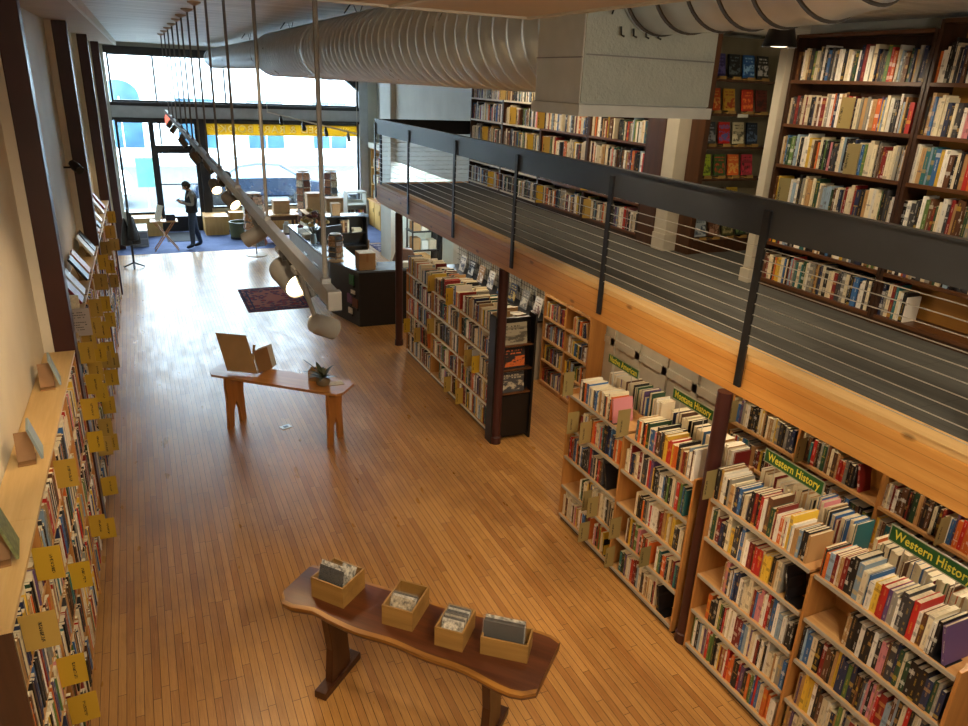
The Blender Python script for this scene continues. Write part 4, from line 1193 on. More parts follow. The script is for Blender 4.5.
prints(.98, 4.37, r1, [(-.015, -.10, R_(-14), .21, .23, m_photo[1], 'dark photograph in the left wooden box, framed by white paper'), (-.03, -.075, R_(-20), .22, .235, m_photo[3], 'white backing sheet just behind dark photograph, left box'), (.05, -.03, R_(-30), .12, .22, m_photo[3], 'loose clear sleeve rising at right of left box')], 'prints in the left box')
r2 = math.atan2(-.15, .16)
crate(1.36, 3.96, r2, .23, .30, .16, 'second wooden box from the left on the live-edge table')
prints(1.36, 3.96, r2, [(0, -.11 + .022 * k, R_(-24), .18, .175, m_photo[(k + 2) % 5], '%s sleeved photograph from the front in the second box' % ordinal(k + 1)) for k in range(3)], 'prints in the second box')
crate(1.60, 3.63, math.atan2(-.13, .14), .20, .26, .15, 'third wooden box on the live-edge table, packed with prints')
prints(1.60, 3.63, math.atan2(-.13, .14), [(0, -.095 + .022 * k, R_(-20), .155, .165, m_photo[(k * 2 + 3) % 5], '%s sleeved photograph from the front in the packed third box' % ordinal(k + 1)) for k in range(7)], 'prints in the third box')
r4 = math.atan2(-.2, .25)
crate(1.87, 3.385, r4, .32, .18, .14, 'wide wooden box at right end of live-edge table with dark prints')
prints(1.87, 3.385, r4, [(-.02, -.055 + .03 * k, R_(-5), .27, .225, m_photo[(1, 4, 3)[k]], ('large dark sepia photograph at front of the right box', 'brown photograph second in the right box', 'pale card at the back of the right box')[k]) for k in range(3)], 'prints in the right box')

# ------------------------------------------------------------------ plain bench table in mid floor
a0, a1 = Vector((.60, 9.26)), Vector((2.02, 8.06)); dv = (a1 - a0); L2 = dv.length; an2 = math.atan2(dv.y, dv.x); mid = (a0 + a1) / 2
t3 = thing('bench_table', 'honey-coloured wooden table with cut-out legs in mid floor', 'table', (mid.x, mid.y, 0), an2)
hw = .22
MB().prism([(-L2 / 2, -hw * .55), (-L2 / 2 + .09, -hw), (L2 / 2 - .06, -hw), (L2 / 2, -hw * .7), (L2 / 2, hw * .7), (L2 / 2 - .08, hw), (-L2 / 2 + .09, hw), (-L2 / 2, hw * .55)], .725, .755).build('tabletop', m_table, t3, local=True, bevel=.006)
for sx in (-L2 / 2 + .25, L2 / 2 - .20):
    pts = [(-.19, 0), (-.085, 0), (-.06, .22), (0, .34), (.06, .22), (.085, 0), (.19, 0), (.17, .4), (.185, .60), (.17, .725), (-.17, .725), (-.185, .60), (-.17, .4)]
    MB().prism(pts, sx - .02, sx + .02, 0).build('leg', m_tableleg, t3, local=True)
    for q in t3.children[-1:]: q.modifiers.clear()
MB().box(-L2 / 2 + .27, L2 / 2 - .22, -.015, .015, .62, .72).build('stretcher', m_tableleg, t3, local=True)
def on_t3(s, w): 
    v = Matrix.Rotation(an2, 3, 'Z') @ Vector((s, w, 0)); return (mid.x + v.x, mid.y + v.y)
# leaning board with books behind it
x, y = on_t3(-.50, .0)
o = thing('display_easel', 'tan display board leaning on mid-floor table, seen from behind', 'display stand', (x, y, .756), an2 + R_(8))
uv_ = Vector((-.33, .2, .92)).normalized(); nv_ = Vector((1, 0, 0)).cross(uv_).normalized(); M = Matrix((Vector((1, 0, 0)), -nv_, uv_)).transposed()
MB().obox(M @ Vector((0, 0, .26)) + Vector((0, -.06, .012)), .40, .014, .50, M).build('board', m_kraft, o, local=True)
M = Matrix.Rotation(R_(-20), 3, 'X')
MB().obox(M @ Vector((.04, 0, .15)) + Vector((0, .13, .008)), .03, .014, .3, M).build('strut', m_crate, o, local=True)
MB().box(-.17, .17, -.06, .13, 0, .006).build('base', m_film, o, local=True)
x, y = on_t3(-.28, .12)
for k, (mt, nm) in enumerate(((m_tan, 'tan'), (m_wc, 'white'), (m_wc, 'pale'))):
    o = thing('display_book', '%s book propped behind the leaning board on the mid-floor table, %s of three' % (nm, ordinal(k + 1)), 'book', (x + .035 * k, y + .05 * k, .757), an2 + R_(75))
    M = Matrix.Rotation(R_(-16), 3, 'X')
    MB().obox(M @ Vector((0, 0, .14)) + Vector((0, 0, .008)), .22, .016, .27, M).build('page_block', m_pages, o, local=True)
    MB().obox(M @ Vector((0, -.01, .14)) + Vector((0, 0, .008)), .225, .003, .28, M).obox(M @ Vector((0, .01, .14)) + Vector((0, 0, .008)), .225, .003, .28, M).build('cover', mt, o, local=True)
# potted plant
x, y = on_t3(.60, -.02)
pl = thing('potted_plant', 'dark-leaved plant in a round stoneware pot on mid-floor table', 'plant', (x, y, .756))
MB().lathe([(.05, 0), (.075, .012), (.088, .05), (.086, .085), (.072, .11), (.064, .108), (.06, .09)], (0, 0, 0), 24).build('pot', m_pot, pl, local=True, smooth=True)
MB().lathe([(.03, .085), (.062, .09)], (0, 0, 0), 16).build('soil', m_walnut, pl, local=True)
random.seed(5)
def leaf(b, base, yaw, pitch, L, W, droop):
    vs = []; n = 7
    for i in range(n + 1):
        u = i / n; w = W * math.sin(math.pi * min(1, .12 + u * .88)) ** .8 * (1 if u < .98 else .2)
        a = pitch - droop * u
        r = L * u * math.cos(pitch - droop * u * .5); z = L * u * math.sin(pitch - droop * u * .5)
        for s, dz in ((-1, .3), (0, 0), (1, .3)):
            vs.append((base[0] + r * math.cos(yaw) - s * w * math.sin(yaw), base[1] + r * math.sin(yaw) + s * w * math.cos(yaw), base[2] + z + dz * w))
    fs = []
    for i in range(n):
        for k in range(2): fs.append((i * 3 + k, i * 3 + k + 1, i * 3 + k + 4, i * 3 + k + 3))
    b.add(vs, fs)
for k in range(15):
    b = MB(); yw = k * 2.4 + ru(-.3, .3); pt = R_(ru(25, 80))
    leaf(b, (0, 0, .09), yw, pt, ru(.14, .23), ru(.022, .034), ru(.2, .9))
    b.build('leaf', m_plantleaf, pl, local=True, smooth='all')
for yw, pt, L in ((R_(165), R_(55), .34), (R_(190), R_(35), .3)):
    b = MB(); leaf(b, (0, 0, .10), yw, pt, L, .022, .3); b.build('leaf', m_plantleaf, pl, local=True, smooth='all')
x, y = on_t3(.46, .10)
o = thing('card_box', 'small open tan box of cards behind the plant pot', 'box', (x, y, .756), an2 + R_(10))
MB().box(-.10, .10, -.05, -.045, 0, .13).box(-.10, .10, .045, .05, 0, .15).box(-.10, -.095, -.045, .045, 0, .13).box(.095, .10, -.045, .045, 0, .13).box(-.095, .095, -.045, .045, 0, .006).build('carton', m_kraft, o, local=True)
MB().box(-.085, .085, -.03, .03, .006, .10).build('cards', m_pages, o, local=True)
x, y = on_t3(.55, -.15)
x, y = on_t3(.72, .08)
tag(MB().box(-.09, .09, -.06, .06, 0, .004).build('leaflet', m_pages, at=(x, y, .756)), 'pale leaflet lying flat beside the plant pot', 'leaflet')
o = thing('floor_outlet', 'small brass floor outlet set into the boards by mid-floor table', 'outlet', (1.36, 8.79, .0005), R_(20))
MB().box(-.07, .07, -.05, .05, 0, .006).build('plate', m_steel, o, local=True, bevel=.002)
MB().box(-.03, .03, -.02, .02, .006, .009).build('cover', m_black, o, local=True)

# ------------------------------------------------------------------ rugs
tag(MB().box(-.62, .62, -.85, .85, 0, .008).build('rug', m_rug, at=(2.22, 14.82, .0005)), 'small red patterned rug on the boards before the counter', 'rug')
r = tag(MB().box(-1.6, 1.6, -.94, .94, 0, .008).build('rug', m_rug2, at=(4.0, 20.98, .0045)), 'large faded patterned rug on blue carpet by the front window', 'rug')
tag(MB().box(-.38, .38, -.62, .62, 0, .01).build('door_mat', plain('charcoal_mat', hx('2a2d33'), .95), at=(.86, 21.5, .005)), 'dark door mat inside the shop door', 'mat')
tag(MB().box(-.3, .3, -.5, .5, 0, .008).build('rug', m_rug2, at=(5.85, 18.9, .0005)), 'small faded rug at far right beyond the counter', 'rug')

# ------------------------------------------------------------------ counter and things on it
ct = thing('sales_counter', 'black angled sales counter with a slate top in mid store', 'counter', (3.7, 13.5, 0))
fr = [(3.10, 13.54), (3.38, 12.49), (4.62, 12.43), (4.62, 13.05), (3.72, 13.1), (3.60, 13.7), (3.60, 17.1), (3.0, 17.1)]
MB().prism(fr, 0, 1.02).build('cabinet', m_blackwood, ct, bevel=.006)
def grow(poly, d):
    cx = sum(p[0] for p in poly) / len(poly); cy = sum(p[1] for p in poly) / len(poly)
    return [(x + d * (1 if x > cx else -1), y + d * (1 if y > cy else -1)) for x, y in poly]
MB().prism([(3.07, 13.5), (3.36, 12.46), (4.65, 12.40), (4.65, 13.05), (3.74, 13.1), (3.63, 13.7), (3.63, 17.13), (2.97, 17.13)], 1.02, 1.055).build('counter_top', m_counter, ct, bevel=.004)
# pale drawers along the long left side, and a rack of leaflets at the angled corner
MB().add([(2.99, 17.0, .1), (3.085, 13.65, .1), (3.085, 13.65, .98), (2.99, 17.0, .98), (3.02, 17.0, .1), (3.11, 13.65, .1), (3.11, 13.65, .98), (3.02, 17.0, .98)],
         [(0, 1, 2, 3), (7, 6, 5, 4), (0, 4, 5, 1), (1, 5, 6, 2), (2, 6, 7, 3), (3, 7, 4, 0)]).build('side_panel', m_gframe, ct)
for y in (14.6, 15.6): MB().tube([(3.02, y, .75), (3.03, y - .35, .75)], .012, 6).build('drawer_handle', m_black, ct)
md = Vector((.28, -1.05)).normalized(); mn = Vector((-md.y * -1, -md.x)).normalized()
mn = Vector((md.y, -md.x)).normalized()   # outward normal of the angled face
if mn.x > 0: mn = -mn
random.seed(9)
for k, (s, z, w, h, c, nm) in enumerate(((.78, .62, .16, .22, '2f6a3a', 'green'), (.82, .46, .14, .1, 'd8d0bc', 'white'), (.7, .26, .16, .2, '7a4c70', 'mauve'), (.88, .22, .18, .2, '6a3c2c', 'brown'), (.72, .06, .14, .14, 'e0d4c0', 'cream'))):
    p = Vector((3.10, 13.54)) + md * (s * 1.087) + mn * .02
    o = thing('leaflet', '%s leaflet in the rack on the counter corner' % nm, 'leaflet', (p.x, p.y, z + .1), math.atan2(md.y, md.x))
    MB().box(-w / 2, w / 2, -.008, .008, 0, h).build('sheet', plain('leaflet_' + nm, hx(c), .5, var=.2, scale=30), o, local=True)
    MB().box(-w / 2 - .01, w / 2 + .01, -.02, .012, -.01, .03).build('holder', m_black, o, local=True)
# black shelving behind the counter
bc = thing('back_cabinet', 'black open cabinet behind the counter with a few books', 'cabinet', (4.45, 17.5, 0))
MB().box(3.95, 4.95, 17.7, 17.75, 0, 1.14).build('back_panel', m_blackwood, bc)
for x in (3.95, 4.92): MB().box(x, x + .03, 17.4, 17.7, 0, 1.14).build('side_panel', m_blackwood, bc)
for z in (.08, .42, .74): MB().box(3.98, 4.92, 17.42, 17.7, z - .02, z).build('shelf', m_blackwood, bc)
MB().box(3.93, 4.97, 17.38, 17.77, 1.14, 1.17).build('top', m_counter, bc)
for k in range(4): add_book((4.33 + .055 * k, 17.5, .742), (0, -1, 0), .045, .3, .18, ('brown', 'tan', 'brown', 'cream')[k], PN[('brown', 'tan', 'brown', 'cream')[k]], ('cabinet', 0, 'x'), label='%s book standing in black cabinet behind counter, %s from left' % (('brown', 'tan', 'brown', 'cream')[k], ordinal(k + 1)))
b = MB()
for k in range(5): b.obox((4.72 + ru(-.02, .02), 17.55, .75 + k * .02), .22, .16, .016, Matrix.Rotation(ru(-.3, .3), 3, 'Z'))
tag(b.build('paper_stack', m_pages, loc=(4.72, 17.55, .742)), 'untidy stack of papers in the black cabinet', 'papers')
# cardboard box on the counter
o = thing('cardboard_box', 'square cardboard box sitting on the front of the counter', 'box', (3.55, 12.66, 1.056))
MB().box(3.40, 3.70, 12.52, 12.80, 1.056, 1.36).build('carton', m_kraft, o, bevel=.004)
MB().box(3.53, 3.57, 12.518, 12.802, 1.2, 1.363).build('tape', m_tan, o)
MB().box(3.4, 3.70, 12.51, 12.80, 1.361, 1.366).build('lid', m_pages, o)
# card spinner on the counter
def spinner(loc, r, h, label, cols=6, rows_=4, seed=1):
    random.seed(seed)
    o = thing('card_spinner', label, 'card rack', loc)
    MB().lathe([(r * 1.1, 0), (r * 1.1, .015), (.02, .03)], (0, 0, 0), 20).build('base', m_crate, o, local=True, smooth=True)
    MB().tube([(0, 0, 0), (0, 0, h)], .015, 8).build('pole', m_greymetal, o, local=True)
    MB().lathe([(r * .8, h * .98), (r * .85, h), (r * .1, h * 1.02)], (0, 0, 0), 12).build('top', m_crate, o, local=True)
    for k in range(rows_):
        z = h * (.16 + .8 * k / rows_)
        for j in range(cols):
            a = 2 * math.pi * j / cols + .3
            M = Matrix.Rotation(a, 3, 'Z') @ Matrix.Rotation(R_(-10), 3, 'X')
            p = Vector((math.sin(a) * r, -math.cos(a) * r, z + h * .4 / rows_))
            n, c = pick_col([20, 25, 3, 4, 8, 3, 5, 5, 5, 2, 4, 2, 6, 8, 3, 6, 1, 6, 3])
            MB().obox(p, r * .95, .008, h * .68 / rows_, M).build('card', mats_card[random.randrange(len(mats_card))], o, local=True)
            MB().obox(p - Vector((0, 0, h * .3 / rows_)), r * 1.0, .03, .012, M).build('pocket', m_crate, o, local=True)
    return o
mats_card = [plain('greeting_card_%d' % k, hx(c), .5, var=.3, scale=25) for k, c in enumerate(('d8cdb8', '8c5a3c', 'b8bcc4', '6a3a2c', 'cfa888', '5c6a78', 'c8c0a8', 'a87858'))]
spinner((3.02 + .16, 13.1 + .25, 1.056), .13, .52, 'tan card spinner standing on the counter corner', 6, 4, 2)
spinner((2.47, 18.82, .001), .24, 1.55, 'tall card rack on a round base left of counter', 7, 6, 3)
# flowers, monitor, phone and clutter on the long arm
fl = thing('flower_arrangement', 'vase of yellow and dark red flowers on the counter', 'flowers', (3.12, 15.0, 1.056))
MB().lathe([(.05, 0), (.07, .06), (.05, .16), (.045, .2)], (0, 0, 0), 16).build('vase', m_glass if False else m_bluegrey, fl, local=True, smooth=True)
random.seed(4)
fm = [plain('petal_%d' % k, hx(c), .6, var=.2) for k, c in enumerate(('b89a3c', '6a2a24', '8a7a3a', '5c3a2c', 'c8a878'))]
for k in range(26):
    a = ru(0, 6.28); rr = ru(.03, .33); z = .30 + .40 * (1 - (rr / .36) ** 2) * ru(.6, 1)
    b = MB()
    for j in range(7): b.sphere((rr * math.cos(a) + .022 * math.cos(j), rr * math.sin(a) + .022 * math.sin(j), z + .01 * (j % 2)), .045, .045, .028, 6, 4)
    b.sphere((rr * math.cos(a), rr * math.sin(a), z + .018), .032, n=6, m=4)
    f = b.build('flower_head', fm[k % 5], fl, local=True, smooth=True)
    MB().tube([(0, 0, .15), (rr * .5 * math.cos(a), rr * .5 * math.sin(a), z * .7), (rr * math.cos(a), rr * math.sin(a), z)], .005, 5).build('stem', m_plantleaf, f, local=True)
o = thing('computer_monitor', 'dark computer monitor on the counter behind the card spinner', 'monitor', (3.32, 14.3, 1.056), R_(25))
MB().box(-.12, .12, -.09, .09, 0, .015).build('foot', m_black, o, local=True)
MB().box(-.02, .02, -.01, .02, .015, .2).build('stand', m_black, o, local=True)
MB().box(-.26, .26, -.02, .03, .14, .48).build('screen', m_black, o, local=True, bevel=.006)
o = thing('telephone', 'black desk telephone on the counter beside the monitor', 'telephone', (3.3, 13.75, 1.056), R_(-20))
MB().add([(-.1, -.1, 0), (.1, -.1, 0), (.1, .1, 0), (-.1, .1, 0), (-.1, -.1, .03), (.1, -.1, .03), (.1, .1, .09), (-.1, .1, .09)], [(0, 3, 2, 1), (4, 5, 6, 7), (0, 1, 5, 4), (1, 2, 6, 5), (2, 3, 7, 6), (3, 0, 4, 7)]).build('base', m_black, o, local=True, bevel=.004)
MB().tube([(-.08, -.09, .07), (-.08, -.06, .09), (-.08, .06, .12), (-.08, .09, .1)], [.025, .015, .015, .025], 8).build('handset', m_black, o, local=True)
random.seed(21)
for k, (x, y, nm, mt, w, l, h) in enumerate(((3.2, 16.2, 'white paper tray at the far end of the counter', m_white, .3, .35, .1), (3.3, 16.7, 'small cream box at far end of counter', m_pages, .2, .2, .15), (3.15, 15.6, 'pale stack of catalogues on the counter', m_pages, .25, .3, .08),
        (3.4, 15.4, 'black till on the counter behind the flowers', m_black, .35, .35, .22), (4.3, 12.6, 'white leaflet stack near the maroon column', m_white, .14, .14, .09), (3.75, 12.85, 'white mug-sized box on the counter', m_white, .1, .1, .1))):
    tag(MB().box(-w / 2, w / 2, -l / 2, l / 2, 0, h).box(-w / 2 + .02, w / 2 - .02, -l / 2 + .02, l / 2 - .02, h, h + .008).build('desk_box', mt, at=(x, y, 1.056), bevel=.006), nm, 'box')
ch = thing('office_chair', 'brown padded chair back showing behind the counter', 'chair', (4.55, 13.9, 0), R_(200))
MB().tube([(0, 0, .05), (0, 0, .45)], .03, 10).build('post', m_black, ch, local=True)
for k in range(5): MB().tube([(0, 0, .1), (.3 * math.cos(k * 1.257), .3 * math.sin(k * 1.257), .04)], [.025, .018], 8).build('foot', m_black, ch, local=True)
MB().box(-.25, .25, -.25, .25, .45, .54).build('seat', m_brown, ch, local=True, bevel=.04)
MB().prism([(-.26, .6), (.26, .6), (.28, .95), (.2, 1.12), (0, 1.17), (-.2, 1.12), (-.28, .95)], .2, .28, 1).build('backrest', plain('brown_leather', hx('6a4630'), .45), ch, local=True, bevel=.03)

# dark shelving with stock under the balcony end
ds = thing('storage_shelf', 'black metal shelving stacked with white stock under far balcony end', 'shelf', (5.95, 16.2, 0))
for x in (5.62, 6.25):
    for y in (16.0, 16.4): MB().box(x, x + .03, y, y + .03, 0, 1.9).build('upright', m_black, ds)
for z in (.1, .55, 1.0, 1.45, 1.88): MB().box(5.61, 6.29, 15.98, 16.45, z - .03, z).build('shelf', m_black, ds)
MB().box(6.3, 6.34, 15.9, 16.45, 0, 1.95).build('end_panel', m_black, ds)
random.seed(8)
for i, z in enumerate((.1, .55, 1.0, 1.45)):
    for k in range(3):
        h = ru(.12, .3)
        tag(MB().box(-.09, .09, -.14, .14, 0, h).box(-.085, .085, -.135, .135, h, h + .012).build('stock_box', random.choice((m_white, m_kraft, m_white, m_pages)), at=(5.76 + k * .2, 16.2, z + .0005)), 'pale stock box, %s from left, %s level of black storage shelf' % (ordinal(k + 1), ('bottom', 'second', 'third', 'top')[i]), 'box', 'stock boxes on the black shelving')
# picture frames / framed prints under the balcony along the wall, low cabinet with face-out art books
wc = thing('low_display', 'pale low wall unit with face-out art magazines under the balcony', 'display unit', (5.3, 11, 0))
MB().box(5.2, 5.46, 9.15, 12.8, .0, .95).build('cabinet', m_wain, wc, bevel=.004)
MB().box(5.15, 5.46, 9.12, 12.83, .95, .985).build('top', m_black, wc)
for y in (9.9, 10.8, 11.7): MB().box(5.19, 5.2, y, y + .03, .18, .92).build('stile', m_white, wc)
b = MB()
for k in range(40): b.box(5.42, 5.425, 9.2 + k * .09, 9.205 + k * .09, .99, 1.62)
for k in range(7): b.box(5.42, 5.427, 9.15, 12.8, 1.0 + k * .1, 1.006 + k * .1)
b.build('wire_grid', m_black, wc)
random.seed(15)
for k in range(8):
    nm = ('white', 'grey', 'black', 'blue', 'white', 'tan', 'black', 'white')[k]
    c = {'white': PN['white'], 'grey': PN['grey'], 'black': PN['black'], 'blue': PN['blue'], 'tan': PN['tan']}[nm]
    add_book((5.28, 9.35 + k * .42, .99), (-1, 0, 0), .22, .29, .012, nm, c, ('mags', 0, 'x'), pitch=R_(14), face=True, label='%s face-out magazine under the balcony, %s along the low display' % (nm, ordinal(k + 1)))

# ------------------------------------------------------------------ things near the window
def platform(x0, x1, y0, y1, h, label, slat=.09):
    o = thing('window_platform', label, 'platform', ((x0 + x1) / 2, (y0 + y1) / 2, .004))
    MB().box(x0, x1, y0, y1, .004, h - .02).build('body', m_oak, o)
    b = MB(); x = x0
    while x < x1 - .02:
        b.box(x + .004, min(x + slat, x1) - .004, y0 - .012, y0, .01, h - .02); x += slat
    b.build('front_boards', m_oak, o)
    MB().box(x0 - .01, x1 + .01, y0 - .02, y1, h - .02, h).build('top', m_birchY, o)
platform(-.40, .42, 21.75, YS - .03, .5, 'yellow boarded window platform at left of the door')
platform(1.50, 2.12, 21.55, YS - .05, .52, 'yellow boarded platform box at right of the door')
platform(2.2, 6.0, 21.95, YS - .05, .55, 'long boarded platform under the big shop window', .11)
ft = thing('folding_table', 'small folding table with crossed legs beside the standing person', 'table', (.42, 19.95, .004))
MB().box(.10, .74, 19.72, 20.15, .73, .752).build('tabletop', m_birchY, ft, bevel=.004)
for y in (19.78, 20.1):
    MB().tube([(.14, y, .005), (.66, y, .73)], .014, 8).build('leg', m_birch, ft)
    MB().tube([(.70, y, .005), (.18, y, .73)], .014, 8).build('leg', m_birch, ft)
MB().tube([(.40, 19.78, .37), (.40, 20.1, .37)], .012, 8).build('crossbar', m_birch, ft)
o = thing('display_stand', 'white tilted card leaning on the folding table', 'stand', (.27, 19.95, .753), R_(-65))
M = Matrix.Rotation(R_(-18), 3, 'X')
MB().obox(M @ Vector((0, 0, .19)) + Vector((0, 0, .004)), .3, .012, .38, M).build('card', m_white, o, local=True)
MB().obox((0, .1, .12), .02, .012, .25, Matrix.Rotation(R_(18), 3, 'X')).build('strut', m_crate, o, local=True)
tag(MB().box(-.11, .11, -.09, .09, 0, .14).box(-.1, .1, -.08, .08, .14, .15).build('cash_box', plain('dark_blue_tin', hx('26324c'), .4), at=(.58, 19.95, .753), bevel=.005), 'dark blue tin box on the folding table', 'box')
o = thing('storage_bin', 'grey two-drawer bin on carpet by the left window', 'bin', (-.18, 20.9, .004))
MB().box(-.38, .02, 20.4, 21.4, .004, .42).build('body', m_gframe, o, bevel=.015)
MB().box(-.36, .0, 20.388, 20.4, .05, .2).box(-.36, .0, 20.388, 20.4, .23, .38).build('drawer', plain('grey_drawer', hx('7c838c'), .5), o)
o = thing('coat_rack', 'dark stand hung with black bags at the end of left shelves', 'coat rack', (-.35, 18.2, 0))
MB().tube([(-.35, 18.2, 0), (-.35, 18.2, 1.35)], .025, 10).build('pole', m_black, o)
for k in range(4): MB().tube([(-.35, 18.2, .12), (-.35 + .22 * math.cos(k * 1.57), 18.2 + .22 * math.sin(k * 1.57), .02)], .018, 8).build('foot', m_black, o)
for k in range(4):
    a = k * 1.57 + .5
    p = Vector((-.35 + .1 * math.cos(a), 18.2 + .1 * math.sin(a), .55 + .12 * (k % 2)))
    MB().tube([p + Vector((0, 0, .6)), p + Vector((0, 0, .45)), p + Vector((0, 0, .15)), p, p - Vector((0, 0, .03))], [.02, .05, .11, .12, .05], 12).build('hanging_bag', m_black if k != 1 else m_white, o, smooth=True)
o = thing('green_bin', 'olive green bin on blue carpet beside the card rack', 'bin', (2.35, 21.0, .004))
MB().lathe([(.22, 0), (.25, .02), (.27, .42), (.28, .46), (.25, .46), (.22, .1)], (0, 0, 0), 20).build('body', plain('olive_bin', hx('5c5f34'), .5), o, local=True, smooth=True)
MB().lathe([(.255, .0), (.26, .06)], (0, 0, 0), 20).build('base_band', m_black, o, local=True)
# browsing tables by the window with boxes on them
def dark_table(x0, x1, y0, y1, h, label):
    o = thing('side_table', label, 'table', ((x0 + x1) / 2, (y0 + y1) / 2, .0135))
    MB().box(x0, x1, y0, y1, h - .035, h).build('tabletop', m_birchY, o, bevel=.005)
    MB().box(x0 + .04, x1 - .04, y0 + .04, y0 + .06, h - .15, h - .035).build('apron', m_brown, o)
    MB().box(x0 + .04, x1 - .04, y1 - .06, y1 - .04, h - .15, h - .035).build('apron', m_brown, o)
    for x in (x0 + .04, x1 - .1):
        for y in (y0 + .04, y1 - .1): MB().box(x, x + .06, y, y + .06, .0135, h - .035).build('leg', m_brown, o)
    MB().box(x0 + .06, x1 - .06, y0 + .1, y1 - .1, .22, .245).build('lower_shelf', m_brown, o)
dark_table(2.75, 3.80, 20.0, 20.7, .78, 'dark table by the window holding one kraft box')
dark_table(3.95, 5.2, 19.9, 20.7, .80, 'dark table by the window holding two kraft boxes')
for x, y, w, h, z, lab in ((3.38, 20.35, .42, .34, .781, 'wide kraft box on the left dark table by window'), (4.25, 20.3, .38, .5, .801, 'tall kraft box on the right dark table by window'), (4.82, 20.3, .46, .36, .801, 'low wide kraft box at right on the dark table')):
    o = thing('kraft_box', lab, 'box', (x, y, z))
    MB().box(x - w / 2, x + w / 2, y - .17, y + .17, z, z + h).build('carton', m_kraft, o, bevel=.006)
    MB().box(x - w / 2 - .006, x + w / 2 + .006, y - .178, y + .178, z + h * .82, z + h + .006).build('lid', m_tan, o)
tag(MB().box(-.3, .3, -.012, .012, 0, .36).box(-.28, -.02, -.018, -.012, .03, .33).box(.02, .28, -.018, -.012, .03, .33).build('picture', m_oc, at=(4.15, 19.98, .25)), 'orange picture panel under the right dark table', 'picture')
for x, y, lab, mt in ((3.05, 20.3, 'white round tin under the left dark table', m_white), (3.5, 20.3, 'white small tin under the left dark table, right one', m_white)):
    tag(MB().lathe([(.09, 0), (.1, .01), (.1, .22), (.06, .26), (.055, .3)], (0, 0, 0), 14).build('jar', mt, at=(x, y, .2455), smooth=True), lab, 'jar')
# white tower of shelves with books beside the window
o = thing('white_shelf_tower', 'white open shelf tower by the window right of kraft boxes', 'shelf', (5.2, 19.4, 0))
for x in (4.93, 5.45): MB().box(x, x + .02, 19.25, 19.65, .004, 1.45).build('side_panel', m_white, o)
for z in (.1, .42, .78, 1.12, 1.45): MB().box(4.95, 5.45, 19.25, 19.65, z - .03, z).build('shelf', m_white, o)
MB().box(4.95, 5.45, 19.63, 19.65, .1, 1.2).build('back_panel', m_white, o)
random.seed(31)
for z, lv in ((.421, 'lower'), (.781, 'upper')):
    s = 4.97; k = 0
    while s < 5.4:
        t = ru(.03, .06); nm, c = pick_col([5, 6, 10, 10, 8, 8, 5, 4, 2, 3, 1, 4, 3, 1, 1, 5, 4, 1, 1]); k += 1
        add_book((s + t / 2, 19.29, z), (0, -1, 0), t, .2, .15, nm, c, ('tower', 0, 'x'), label='%s book, %s from left on %s level of white shelf tower' % (nm, ordinal(k), lv)); s += t + .002
tag(MB().box(-.1, .1, -.1, .1, 0, .28).box(-.105, .105, -.105, .105, .22, .285).build('kraft_box', m_kraft, at=(4.2, 17.55, 1.171), bevel=.004), 'small upright kraft box on top of the black cabinet', 'box')
tag(MB().box(-.25, .25, -.15, .15, 0, .2).box(-.26, .26, -.16, .16, .16, .21).build('storage_carton', m_kraft, at=(5.18, 19.1, .002)), 'low pale carton on floor before the white shelf tower', 'box')
# more card racks in front of the window
spinner((4.25, 21.55, .012), .2, 1.75, 'tall postcard rack by the window, left of the two', 6, 7, 12)
spinner((5.05, 21.55, .012), .2, 1.75, 'tall postcard rack by the window, right of the two', 6, 7, 13)
# wood cabinets and orange-backed shelf on the far right wall
o = thing('wall_cabinet', 'long yellow wood cabinet along the far right wall', 'cabinet', (6.5, 20.5, 0))
MB().box(6.38, 6.70, 18.5, 22.2, .02, .80).build('body', m_oak, o)
MB().box(6.30, 6.70, 18.45, 22.25, .80, .84).build('top', m_birchY, o)
for k in range(6):
    d_ = MB().box(6.36, 6.38, 18.55 + k * .61, 19.12 + k * .61, .08, .76).build('door', m_oak, o, bevel=.003)
    MB().tube([(6.35, 18.62 + k * .61, .6), (6.35, 18.62 + k * .61, .48)], .008, 6).build('handle', m_black, d_)
o = thing('hutch_shelf', 'orange-backed wooden shelf above the far right cabinet', 'shelf', (6.6, 20.6, .842))
MB().box(6.66, 6.70, 18.6, 22.1, .842, 2.35).build('back_panel', plain('orange_back', hx('b8732c'), .5), o)
for y in (18.6, 19.75, 20.9, 22.05): MB().box(6.42, 6.66, y, y + .035, .842, 2.35).build('upright', m_oak, o)
for z in (1.3, 1.8, 2.35): MB().box(6.42, 6.66, 18.64, 22.05, z - .03, z).build('shelf', m_oak, o)
MB().box(6.36, 6.70, 18.5, 22.15, 2.352, 2.5).build('cornice', m_white, o)
for i, z in enumerate((.843, 1.301, 1.801)):
    for j in range(3):
        y1 = 22.04 - j * 1.15
        row((-1, 0, 0), (6.44, y1), 1.08, z, .3, ('orange shelf', i, 'left', j), .6, 0, tm=(.03, .06))

